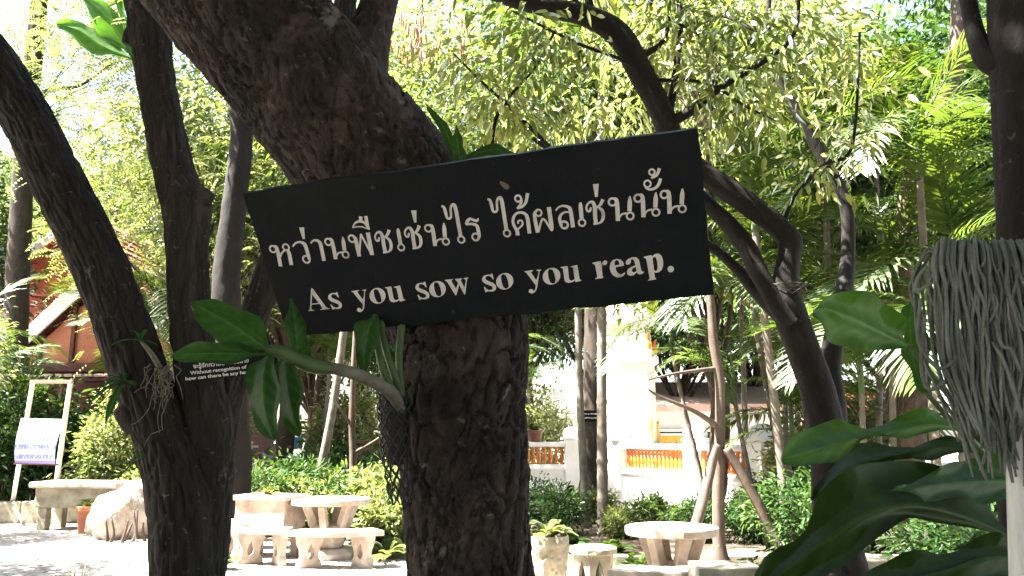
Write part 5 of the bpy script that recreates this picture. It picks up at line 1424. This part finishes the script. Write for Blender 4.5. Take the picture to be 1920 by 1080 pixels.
for i, (x, y, sc) in enumerate(((-9, -5, 1.1), (-4.5, -8, 1.2), (.5, -5.5, 1.0), (5, -8, 1.2), (9.5, -4, 1.1), (8.5, 2.5, 1.0), (-12, 0, 1.1), (1.5, -11, 1.4), (-9, -12, 1.5), (10, -12, 1.5))):  # unseen trees added behind and beside the camera to block sky light
    clone((tB, tD)[i % 2], (x, y, 0), i * 1.3, sc, ('unseen dense dark tree added around the viewpoint to block sky light', 'unseen mid green tree added around the viewpoint to block sky light')[i % 2], 'grove around the viewpoint')
clone(tA, (-9.4, 12.5, 0), .7, .42, 'yellow green tree throwing streaks of shade over the paved court', None)
clone(tB, (-11.0, 7.2, 0), 2.0, .95, 'dark dense tree shading the near paving', None)
# brown pods hang in the feathery tree
pods = thing('pod_cluster', 'clusters of long brown seed pods hanging beside the leaning trunk', 'seed pods', tuple(at(780, 80, 11.0)))
br = []
for i in range(46):
    p = at(random.choice((752, 766, 785, 790, 806, 868)) + random.gauss(0, 9), random.uniform(20, 105), 11.0 + random.uniform(-.3, .3))
    V, q, t = tube_arr(np.array([p, p + [random.uniform(-.02, .02), 0, -.1], p + [random.uniform(-.04, .04), 0, -.22]]), np.array([.008, .02, .005]), 7, 5)
    obj('pod', np_mesh('pod', V, q, t, True), PODM, pods)
    if i % 6 == 0: br.append(tube_arr(np.array([p, p + [.03, .1, .12], at(790, 10, 11.0), at(840, -160, 11.2)]), np.array([.004, .004, .006, .012]), 10, 4))
obj('twigs', tubes_mesh('twigs', br), BARK_BROWN, pods)

# ------------------------------------------------------------------ single trunks of the middle distance
def trunk_tree(name, label, rows, bmat, barkf, crown=None, n=120, seg=18, extra=()):
    Yb = rows[0][3]
    bx_, by_ = to_ground(rows[0][0], Yb)
    t = thing(name, label, 'tree', (at(bx_, by_, Yb)[0], Yb, 0))
    pr = [limb([(bx_, by_ + 12, rows[0][2] * 1.15, Yb)] + rows, n, seg, barkf)] + [limb(r, 50, 10, barkf) for r in extra]
    obj('trunk', tubes_mesh('trunk', pr), bmat, t)
    if crown:
        cen, rad, nc, per, leaf, mt, sd = crown
        P, D, N, L, W, T, C = clump_crown(nc, per, rad, cen, .55, leaf, .3, sd, .55)
        obj('crown', leaves('crown', P, D, N, L, W, 0, tint=T), mt, t)
        top = np.array(at(rows[-1][0], rows[-1][1], rows[-1][3]))
        lb = [tube_arr(np.array([top, top * .4 + C[k] * .6, C[k]]), np.array([.03, .018, .006]), 8, 5) for k in range(0, len(C), max(1, len(C) // 20))]
        obj('limbs', tubes_mesh('limbs', lb), bmat, t)
    return t
tt = trunk_tree('tall_dark_tree', 'thick dark trunk bearing a tiny black board in front of the shrine', [(1108, 930, 52, 15), (1110, 880, 42, 15), (1113, 760, 42, 15), (1116, 600, 40, 15), (1112, 400, 38, 15), (1105, 150, 32, 15)], BARK_DARK, furrow_bark(.012, .05, 51), ((1.9, 15, 9.6), (3, 2.6, 2.4), 200, 60, (.2, .07), LF_MID, 61))
c = at(1112, 780, 14.75)
tb_ = thing('tiny_proverb_board', 'tiny black board with two faint white lines on the thick dark trunk', 'sign', tuple(c))
obj('panel', MB().box(c, (.42, .02, .2)).mesh('panel'), BLACKP, tb_)
for z, n in ((.035, 15), (-.035, 19)):
    mb = MB()
    for k in range(n):
        w_ = .32 / n
        mb.box((c[0] - .16 + (k + .5) * w_, c[1] - .0125, c[2] + z + random.uniform(-.003, .003)), (w_ * random.uniform(.5, .85), .002, random.uniform(.012, .024)))
    obj('lettering', mb.mesh('lettering'), LETTER, tb_)
trunk_tree('slender_pale_stem', 'slender mossy stem close to the left of the thick dark trunk', [(1098, 960, 17, 13.6), (1094, 880, 15, 13.6), (1088, 760, 14, 13.6), (1084, 600, 13, 13.6), (1082, 400, 12, 13.6), (1084, 240, 9, 13.6)], BARK_PALE, smooth_bark(.1, 5, 5), ((1.2, 13.6, 7.6), (1.3, 1.2, 1.0), 60, 40, (.18, .07), LF_MID, 62))
trunk_tree('propped_tree', 'thin bare tree trunk with wooden props standing by the concrete table', [(1352, 1040, 25, 9.5), (1347, 960, 22, 9.5), (1349, 840, 20, 9.5), (1350, 720, 18, 9.5), (1338, 640, 17, 9.5), (1332, 560, 15, 9.5), (1320, 400, 13, 9.5), (1330, 240, 10, 9.5)], BARK_BROWN, smooth_bark(.12, 5, 15),
           ((2.6, 9.6, 6.3), (1.7, 1.4, 1.2), 90, 46, (.15, .055), LF_YEL, 63), extra=([(1347, 800, 12, 9.5), (1300, 770, 8, 9.4), (1240, 745, 6, 9.3), (1215, 730, 3, 9.2)], [(1346, 690, 9, 9.5), (1270, 700, 6, 9.4), (1215, 712, 3, 9.3)]))
for (ax, ay, bx_, by_, Yb, lab) in ((1343, 835, 1268, 990, 8.7, 'rough wooden prop leaning against the thin tree from the table side'), (1362, 840, 1475, 1012, 9.2, 'forked rough wooden prop leaning against the thin tree from the palm side')):
    f = np.array(gnd(bx_, by_)); f = np.array([xg(bx_, Yb + .2), Yb + .2, 0]); a = at(ax, ay, 9.42)
    V, q, t = tube_arr(np.array([f, f * .5 + a * .5 + [.02, 0, .03], a]), np.array([.075, .06, .05]), 40, 12, smooth_bark(.2, 5, 9))
    tag(obj('wooden_prop', np_mesh('wooden_prop', V, q, t, True), BARK_BROWN), lab, 'prop')
trunk_tree('leaning_thin_tree', 'thin grey trunk leaning right out of the hedge behind the round table', [(590, 950, 22, 14), (602, 880, 18, 14), (618, 800, 16, 14), (634, 700, 15, 14), (652, 560, 13, 14), (664, 420, 11, 14)], BARK_PALE, smooth_bark(.08, 5, 25), ((-2.6, 14, 6.6), (1.5, 1.4, 1.2), 80, 46, (.17, .06), LF_MID, 64))
trunk_tree('forked_thin_tree', 'thin brown trunk with pale bare twigs in front of the clay jar', [(660, 950, 17, 14.6), (662, 860, 14, 14.6), (660, 780, 12, 14.6), (666, 640, 10, 14.6), (674, 520, 8, 14.6)], BARK_BROWN, smooth_bark(.08, 5, 26), ((-2.5, 14.7, 5.6), (1.2, 1.2, .9), 50, 40, (.16, .06), LF_YEL, 65),
           extra=([(661, 850, 8, 14.6), (690, 835, 6, 14.5), (720, 815, 4, 14.4)], [(661, 800, 7, 14.6), (640, 770, 5, 14.5), (628, 752, 3, 14.5)]))
trunk_tree('grey_straight_tree', 'grey trunk rising beyond the left stem near the hall', [(20, 830, 46, 18), (30, 600, 42, 18), (38, 420, 38, 18), (48, 240, 34, 18), (68, 60, 30, 18), (80, -60, 26, 18)], BARK_DARK, smooth_bark(.1, 5, 27), ((-10.2, 18, 13.5), (2.4, 2.2, 1.8), 120, 50, (.16, .055), LF_YEL, 66), extra=([(45, 260, 18, 18), (20, 190, 12, 17.9), (-20, 150, 8, 17.8)], [(52, 200, 14, 18), (90, 170, 9, 17.9), (150, 160, 6, 17.8), (210, 120, 4, 17.7)]))
gt = bpy.data.objects['grey_straight_tree']
g = np.random.default_rng(44)
Csp = np.array([at(g.uniform(20, 300), g.uniform(-20, 330), g.uniform(15.5, 18.5)) for _ in range(150)])
obj('spray', pinnate_crown('spray', Csp, .6, 9, 45, .4, 7, (.1, .034)), LF_YEL, gt)
obj('spray_twigs', tubes_mesh('spray_twigs', [tube_arr(np.array([at(50, 230, 18), (at(50, 230, 18) + c_) / 2 + [0, 0, .3], c_]), np.array([.018, .012, .004]), 10, 5) for c_ in Csp[::9]]), BARK_DARK, gt)
bn_ = thing('banana_plant', 'banana plant with broad torn leaves high behind the twin stem tree', 'banana plant', (xg(312, 15), 15, 0))
V, q, t = tube_arr(np.array([[xg(345, 15), 15, -.05], [xg(335, 15), 15, 4], at(292, 130, 15), at(252, 112, 15)]), np.array([.14, .11, .07, .03]), 40, 12, ringed_bark(.3, .05, 3))
obj('stem', np_mesh('stem', V, q, t, True), BARK_DARK, bn_)
for r in (S3(15, ((250, 110, 0), (248, 108, 0), (252, 112, 0)), ((215, 60, -.1), (225, 40, .1), (195, 70, -.2)), ((190, 20, -.2), (205, 5, .0), (165, 25, -.4)), ((150, -10, -.3), (152, -12, -.3), (148, -8, -.3))),
          S3(15, ((250, 110, 0), (250, 106, 0), (250, 114, 0)), ((190, 85, -.2), (195, 65, 0), (185, 100, -.3)), ((145, 55, -.4), (152, 38, -.2), (130, 70, -.5)), ((105, 45, -.5), (105, 43, -.5), (105, 47, -.5))),
          S3(15, ((250, 110, 0), (247, 110, 0), (253, 110, 0)), ((232, 30, 0), (222, 32, .1), (240, 28, -.1)), ((228, -30, 0), (218, -30, 0), (240, -30, 0)), ((228, -80, 0), (227, -80, 0), (229, -80, 0)))):
    big_leaf('leaf', r, LF_LIT, bn_, 20, 5, .03)
trunk_tree('dark_rear_tree', 'dark stout trunk behind the gap between twin stem tree and black board', [(440, 900, 62, 11.5), (434, 700, 54, 11.5), (424, 520, 50, 11.5), (440, 380, 44, 11.5), (452, 240, 40, 11.5), (430, 60, 34, 11.5)], BARK_SHADED, furrow_bark(.012, .05, 28), ((-4.2, 11.8, 8.4), (2.0, 2.0, 1.6), 80, 50, (.17, .06), LF_MID, 67))
trunk_tree('sunlit_base_tree', 'stout brown trunk with a shaggy upper part behind the broad leaved plant', [(1672, 1060, 80, 10.6), (1684, 980, 60, 10.6), (1700, 900, 54, 10.6), (1706, 800, 60, 10.6), (1708, 720, 64, 10.6), (1700, 620, 42, 10.6), (1692, 500, 38, 10.6), (1720, 300, 34, 10.6), (1790, 120, 32, 10.6), (1800, -40, 26, 10.6)], BARK_BROWN, furrow_bark(.016, .035, 29), ((6.0, 10.8, 9.4), (1.8, 1.8, 1.4), 90, 46, (.17, .06), LF_MID, 68))
sh = []
g = np.random.default_rng(9)
for k in range(260):
    a = g.uniform(0, 6.28)
    p = at(1708, g.uniform(660, 790), 10.6) + np.array([.2 * math.cos(a), .2 * math.sin(a), 0])
    sh.append(tube_arr(np.array([p, p + [.08 * math.cos(a), .08 * math.sin(a), -.06], p + [.13 * math.cos(a), .13 * math.sin(a), -.25 * g.uniform(.6, 1.3)]]), np.array([.006, .005, .002]), 6, 4))
fr_ = tag(obj('dead_fern_skirt', tubes_mesh('dead_fern_skirt', sh), ROOTM), 'shaggy skirt of dry fern fronds round the stout brown trunk', 'dead fern')

# ------------------------------------------------------------------ palms
def frond_mesh(L_, n, arch, ll, lw, seed, vang=.35):
    g = np.random.default_rng(seed)
    t = np.linspace(0, 1, 16)
    rp = np.stack([L_ * (t - .12 * arch * t ** 3), .03 * L_ * np.sin(t * 3) * g.normal(), L_ * (.05 * t - .42 * arch * t ** 2.2)], -1)
    V, q, tr = tube_arr(rp, np.linspace(.011, .002, 16) * L_ / 1.6, 16, 5)
    pt = [(V, q, tr)]
    Pv, Qv = [], []
    tints = [np.full(len(V), .9)]
    rr = catmull(rp, 200)
    Tn = unit(np.gradient(rr, axis=0))
    o = 0
    for i in range(n):
        u = .12 + .88 * (i + .5) / n
        k = int(u * 199)
        B = rr[k]; T_ = Tn[k]
        prof = math.sin(math.pi * (u * .86 + .1)) ** .7
        for s in (-1, 1):
            sd_ = np.array([0, s, 0.0])
            upv = np.cross(T_, np.array([0, 1.0, 0])); upv = upv if upv[2] > 0 else -upv
            fw = .35 + .75 * u
            d = unit(sd_ + T_ * fw + upv * (vang + g.normal(0, .1)) + g.normal(size=3) * .06)
            l = ll * prof * g.uniform(.85, 1.1)
            wd = unit(np.cross(d, upv))
            dr_ = g.uniform(.25, .6)
            pp = []
            for tt_, ww in ((0, .45), (.3, 1), (.65, .8), (1, .06)):
                c = B + d * l * tt_ - np.array([0, 0, 1]) * l * dr_ * tt_ ** 2
                pp += [c + wd * lw * ww / 2, c - wd * lw * ww / 2]
            Pv += pp
            Qv += [(o, o + 1, o + 3, o + 2), (o + 2, o + 3, o + 5, o + 4), (o + 4, o + 5, o + 7, o + 6)]
            tints.append(np.full(8, np.clip(g.normal(.45, .2), 0, 1)))
            o += 8
    pt.append((np.array(Pv), np.array(Qv), np.zeros((0, 3), int)))
    Vv, Q, T3 = join(pt)
    me = np_mesh('frond', Vv, Q, T3, False, np.concatenate(tints))
    me.materials.append(LF_PALM)
    return me
FR = [frond_mesh(1.7, 34, 1.0, .52, .036, 1), frond_mesh(1.7, 34, 1.5, .55, .034, 2), frond_mesh(1.7, 30, .6, .48, .04, 3), frond_mesh(1.7, 36, 1.9, .5, .032, 4)]
def palm(label, base, stems, nfr, Lf, tr_r, seed, elev=(.1, 1.25), bmat=BARK_PALE, name='areca_palm', group=None):
    """stems: list of (dx, dy, height, lean_x, lean_y)"""
    g = np.random.default_rng(seed)
    t = thing(name, label, 'palm', (base[0], base[1], 0), group)
    for dx, dy, H, lx, ly in stems:
        pts = np.array([[dx, dy, -.05], [dx + lx * .3, dy + ly * .3, H * .35], [dx + lx * .7, dy + ly * .7, H * .7], [dx + lx, dy + ly, H]])
        V, q, tr = tube_arr(pts, np.array([tr_r * 1.2, tr_r, tr_r * .9, tr_r * .75]), max(30, int(H * 22)), 12, ringed_bark(.11, .1, seed))
        lp(t, 'stem', np_mesh('stem', V, q, tr, True), bmat)
        V, q, tr = tube_arr(pts[-1] + np.array([[0, 0, -.08], [0, 0, .25], [lx * .02, 0, .6]]), np.array([tr_r * .85, tr_r * .9, tr_r * .35]), 14, 10)
        lp(t, 'crownshaft', np_mesh('crownshaft', V, q, tr, True), STEMG)
        a0 = g.uniform(0, 6.28)
        for k in range(nfr):
            o = bpy.data.objects.new('frond', FR[int(g.integers(0, 4))])
            COL.objects.link(o); o.parent = t
            o.location = (dx + lx, dy + ly, H + .1 + .4 * (k / nfr))
            el = elev[0] + (elev[1] - elev[0]) * ((k * .618) % 1.0)
            o.rotation_euler = (g.normal(0, .2), -el, a0 + k * 2.4 + g.normal(0, .15))
            s = Lf / 1.7 * g.uniform(.85, 1.12)
            o.scale = (s, s, s)
    return t
palm('slim palm stem with tidy rings in front of the white shrine', (xg(1128, 12.4), 12.4), [(0, 0, 7.2, .12, 0)], 9, 1.9, .072, 71)
palm('clump of areca palms behind the propped thin tree', (xg(1420, 12.5), 12.5), [(0, 0, 2.2, -.3, 0), (.5, .3, 3.4, .2, .1), (-.6, .5, 2.9, -.5, .1), (.2, -.3, 1.5, .2, -.2)], 8, 1.5, .04, 72)
palm('ringed palm stem beside the forked wooden prop', (xg(1474, 10.6), 10.6), [(0, 0, 4.3, -.22, 0)], 9, 1.8, .058, 73)
palm('tall areca palms behind the winding tree', (xg(1560, 11.5), 11.5), [(0, 0, 5.2, .2, 0), (.7, .3, 4.2, .4, 0), (-.4, .6, 3.6, -.4, 0)], 10, 2.0, .05, 74)
palm('areca palms behind the huge round green leaf', (xg(1640, 9.8), 10.2), [(0, 0, 2.1, .1, 0), (.45, .2, 3.2, .2, 0)], 9, 1.6, .042, 75)
palm('high areca palms with dark fronds beside the straight dark trunk', (xg(1770, 9.2), 9.4), [(0, 0, 4.6, .1, -.1), (.5, .4, 3.5, .2, 0)], 11, 2.0, .05, 76)
palm('low areca palms behind the mop', (xg(1800, 8.2), 8.6), [(0, 0, 2.5, 0, 0)], 10, 1.6, .04, 77)
palm('areca palm clump between shaded balustrade and leaning tree', (xg(1015, 23.5), 23.5), [(0, 0, 2.9, -.4, 0), (-.7, .2, 3.8, -.3, 0)], 9, 1.5, .045, 78)
palm('pale feathery palm clump behind the twin stem tree', (xg(330, 17), 17), [(0, 0, 4.2, -.3, 0), (.6, .4, 5.4, .1, 0), (-.7, .2, 3.4, -.4, 0)], 10, 2.0, .05, 79)
palm('dark palm clump by the red roofed hall', (xg(-60, 15.5), 15.8), [(0, 0, 2.2, -.2, 0), (-.4, 0, 3.2, 0, 0)], 10, 1.6, .045, 80)
palm('young palm behind the round concrete table', (xg(600, 17.5), 17.5), [(0, 0, 2.9, .1, 0)], 9, 1.6, .045, 81)
palm('tall palm high above the low white building', (xg(1400, 17), 17), [(0, 0, 5.6, .1, 0), (1.2, .5, 6.6, .4, 0)], 11, 2.3, .06, 82)
palm('tall palm behind the top right palms', (xg(1680, 13.5), 13.5), [(0, 0, 6.4, .1, 0), (-1.1, .5, 5.2, -.3, 0)], 12, 2.3, .06, 83)

# ------------------------------------------------------------------ shrubs, ferns, hedge plants
def proto_shrub(name, label, seed, rad, cen, nc, per, leaf, lmat, cr=.22, droop=.1, flat=.8, cat='shrub'):
    g = np.random.default_rng(seed)
    t = thing(name, label, cat)
    P, D, N, L, W, T, C = clump_crown(nc, per, rad, cen, cr, leaf, .15, seed, flat, droop, .02)
    lp(t, 'foliage', leaves('foliage', P, D, N, L, W, 1, .15, .2, T), lmat)
    sm = [tube_arr(np.array([[g.normal(0, .06), g.normal(0, .06), -.02], C[k] * .5 + [0, 0, .02], C[k]]), np.array([.013, .01, .004]), 9, 5) for k in g.choice(len(C), min(len(C), 26), replace=False)]
    lp(t, 'stems', tubes_mesh('stems', sm), BARK_BROWN)
    return t
sB = proto_shrub('broad_leaved_shrub', 'shrub', 201, (.6, .55, .5), (0, 0, .55), 90, 22, (.13, .055), LF_YEL)
sD = proto_shrub('glossy_shrub', 'shrub', 202, (.55, .5, .55), (0, 0, .6), 90, 22, (.11, .04), LF_DARK)
sT = proto_shrub('tall_bush', 'bush', 203, (.75, .7, 1.1), (0, 0, 1.15), 170, 24, (.12, .05), LF_YEL)
sL = proto_shrub('leggy_shrub', 'shrub', 204, (.4, .4, .3), (0, 0, .75), 34, 16, (.15, .055), LF_MID, .16)
def fern_proto(name, seed, n, ln, lmat):
    g = np.random.default_rng(seed)
    t = thing(name, 'fern', 'fern')
    Ps, Ds, Ns, Tt = [], [], [], []
    rb = []
    for k in range(n):
        az = g.uniform(0, 6.28); el = g.uniform(.6, 1.35); L_ = ln * g.uniform(.7, 1.15)
        d = np.array([math.cos(az) * math.cos(el), math.sin(az) * math.cos(el), math.sin(el)]); s = unit(np.cross(d, [0, 0, 1.0]))
        tt_ = np.linspace(0, 1, 22)[:, None]
        c = d * L_ * tt_ - np.array([0, 0, 1]) * L_ * .55 * tt_ ** 2
        rb.append(tube_arr(c[::3], np.linspace(.004, .001, 8), 8, 4))
        for s_ in (-1, 1):
            Ps.append(c[3:]); Ds.append(s * s_ + d * .35 + 0 * c[3:]); Ns.append(np.cross(s, d) + 0 * c[3:]); Tt.append(np.full(19, np.clip(g.normal(.5, .25), 0, 1)))
    P, D, N = np.vstack(Ps), np.vstack(Ds), np.vstack(Ns)
    Lw = np.tile(np.concatenate([np.sin(np.linspace(.5, 2.95, 19))] * 2), n) * ln * .17
    lp(t, 'fronds', leaves('fronds', P, D, N, Lw + .01, .022, 0, .1, .2, np.concatenate(Tt)), lmat)
    lp(t, 'stalks', tubes_mesh('stalks', rb), STEMG)
    return t
fP = fern_proto('fern', 211, 26, .55, LF_YEL)
fD = fern_proto('dark_fern', 212, 24, .55, LF_MID)
def put(proto, items, group):
    for px, Y, sc, lab, *z in items:
        x = xg(px, Y); zz = z[0] if z else 0.0
        if proto.name not in USED:
            USED.add(proto.name)
            proto.location = (x, Y, zz); proto.scale = (sc,) * 3; proto['label'] = lab; proto['group'] = group
        else:
            clone(proto, (x, Y, zz), random.uniform(0, 6.28), sc, lab, group)
HL = 'bright leafy shrub in the hedge behind the round concrete table'
put(sB, [(545, 13.0, .85, HL), (600, 12.8, .7, HL), (725, 12.4, 1.0, HL), (770, 13.2, 1.1, HL), (455, 13.6, 1.0, HL), (650, 13.6, .95, HL),
         (1120, 14.2, .6, 'bright shrub at the foot of the thick dark trunk'), (1165, 12.2, .5, 'bright low shrub between the palm stem and the table'), (1240, 14, .45, 'bright shrub against the sunlit white balustrade'),
         (735, 11.2, .7, 'bright low shrub right of the round concrete table'), (270, 14.8, .9, 'bright low shrub behind the pale rocks'), (250, 16.5, 1.3, 'bright shrub in front of the picket fence')], 'bright leafy shrubs')
put(sD, [(490, 12.7, .95, 'dark glossy shrub in the hedge by the block planter'), (570, 13.8, 1.05, 'dark glossy shrub at the foot of the leaning thin trunk'), (625, 13.2, .8, 'dark glossy shrub in the hedge behind the round table'), (690, 12.6, .8, 'dark glossy shrub in the hedge beside the forked thin tree'), (1000, 13.2, .75, 'dark glossy shrub against the shaded balustrade'), (1050, 12.6, .7, 'dark glossy shrub behind the stump planter'), (1312, 11.8, .62, 'dark glossy shrub behind the left wooden prop'), (1405, 11.6, .68, 'dark glossy shrub between thin tree and forked prop'),
         (1455, 12.6, .8, 'dark glossy shrub behind the forked prop'), (1380, 12.8, .6, 'dark glossy shrub right behind the thin tree'), (515, 15.5, .75, 'dark glossy bush in front of the silver car'), (610, 16.5, 1.2, 'dark glossy bush left of the clay jar'), (745, 16.5, 1.4, 'dark glossy bush right of the clay jar'),
         (8, 17.2, 2.5, 'dark glossy bush under the hall eaves'), (-20, 16, 1.8, 'dark glossy bush at the end of the low stone wall'), (92, 17.9, 1.9, 'dark glossy bush behind the notice stand'), (1500, 9.5, .9, 'dark glossy shrub at the foot of the ringed palm'), (1760, 7.0, .9, 'dark glossy shrub beyond the arching leaves'), (1830, 6.4, .8, 'dark glossy shrub near the mop pole'), (1560, 10.5, 1.1, 'dark glossy shrub behind the winding trunk')], 'dark glossy shrubs')
put(sT, [(200, 15.4, 1.0, 'tall bright bush behind the terracotta pot'), (405, 16.5, 1.1, 'tall bright bush beside the car'), (1010, 24, 1.3, 'tall bright bush behind the shaded balustrade'), (1500, 13.5, .9, 'tall bright bush behind the palm clump'), (640, 19, 1.3, 'tall bright bush behind the thin leaning trunk'), (1640, 13, 1.1, 'tall bright bush in front of the pavilion')], 'tall bright bushes')
put(sL, [(1200, 12.4, .55, 'leggy shrub before the sunlit balustrade'), (1222, 13.2, .6, 'leggy shrub close to the sunlit balustrade'), (1270, 12.0, .55, 'leggy shrub behind the concrete table'), (1440, 10.9, .8, 'leggy shrub beside the forked prop')], 'leggy shrubs')
put(fP, [(1026, 8.6, .75, 'pale fern growing in the stump planter', .47), (690, 11.0, .9, 'pale fern beside the round table'), (725, 10.4, 1.0, 'pale fern at the edge of the court near the leaning tree'), (760, 10.8, 1.0, 'pale fern half behind the leaning tree'), (1003, 21.3, .9, 'pale fern in the dark clay pot', 1.64), (170, 13.2, .6, 'small pale plant in the terracotta pot', .38), (505, 10.7, .5, 'small pale fern in the block planter', .76)], 'pale ferns')
put(fD, [(1085, 10.2, 1.0, 'dark fern behind the pierced stool'), (1140, 10.6, 1.0, 'dark fern at the foot of the ringed stem'), (1060, 11.2, 1.1, 'dark fern in the bed by the shaded balustrade'), (1190, 9.6, .8, 'dark fern behind the concrete table'), (1400, 9.2, .8, 'dark fern right of the thin tree'), (420, 9.6, .8, 'dark fern right of the twin stem trunk'), (660, 14.2, 1.2, 'dark fern under the hedge')], 'dark ferns')
# planting bed
bed = tag(obj('planting_bed', MB().box((4.4, 12.6, .02), (7.6, 5.6, .1)).mesh('planting_bed', cut=3, rough=.03), EARTH), kind='structure')
kb = tag(obj('bed_kerb', MB().box((4.4, 9.72, .07), (7.7, .14, .2)).mesh('bed_kerb', bevel=.01), CONC_DARK), kind='structure')
bed2 = tag(obj('hedge_bed', MB().box((-2.3, 13.7, .02), (4.0, 3.2, .1)).mesh('hedge_bed', cut=3, rough=.03), EARTH), kind='structure')
# grass tufts, litter
def grass(label, px, Y, n, h, sd):
    g = np.random.default_rng(sd)
    x = xg(px, Y)
    P = np.column_stack([x + g.normal(0, .05, n), Y + g.normal(0, .05, n), np.zeros(n)])
    D = np.column_stack([g.normal(0, .3, n), g.normal(0, .3, n), np.ones(n)])
    tag(obj('grass_tuft', leaves('grass_tuft', P, D, g.normal(size=(n, 3)) + [0, -1, 0], h * g.uniform(.6, 1.2, n), .012, 1, .1, .25), LF_YEL), label, 'grass')
grass('grass tuft growing against the left foot of the twin stem tree', 268, 7.6, 60, .26, 1)
grass('lone grass tuft in the paving left of the twin stem tree', 157, 7.8, 24, .3, 2)
grass('grass tuft growing right of the twin stem tree', 452, 7.6, 60, .24, 3)
g = np.random.default_rng(77)
n = 900
P = np.column_stack([g.uniform(-6, 5.5, n), g.uniform(7.5, 15, n), g.uniform(.026, .04, n)])
a = g.uniform(0, 6.28, n)
D = np.column_stack([np.cos(a), np.sin(a), g.normal(0, .12, n)])
lt = tag(obj('leaf_litter', leaves('leaf_litter', P, D, np.array([0, 0, 1.0]) + g.normal(size=(n, 3)) * .25, .09 * g.uniform(.6, 1.3, n), .035, 1, .2, -.1), DEADM), 'dry brown leaves scattered over the court', 'leaf litter', kind='stuff')
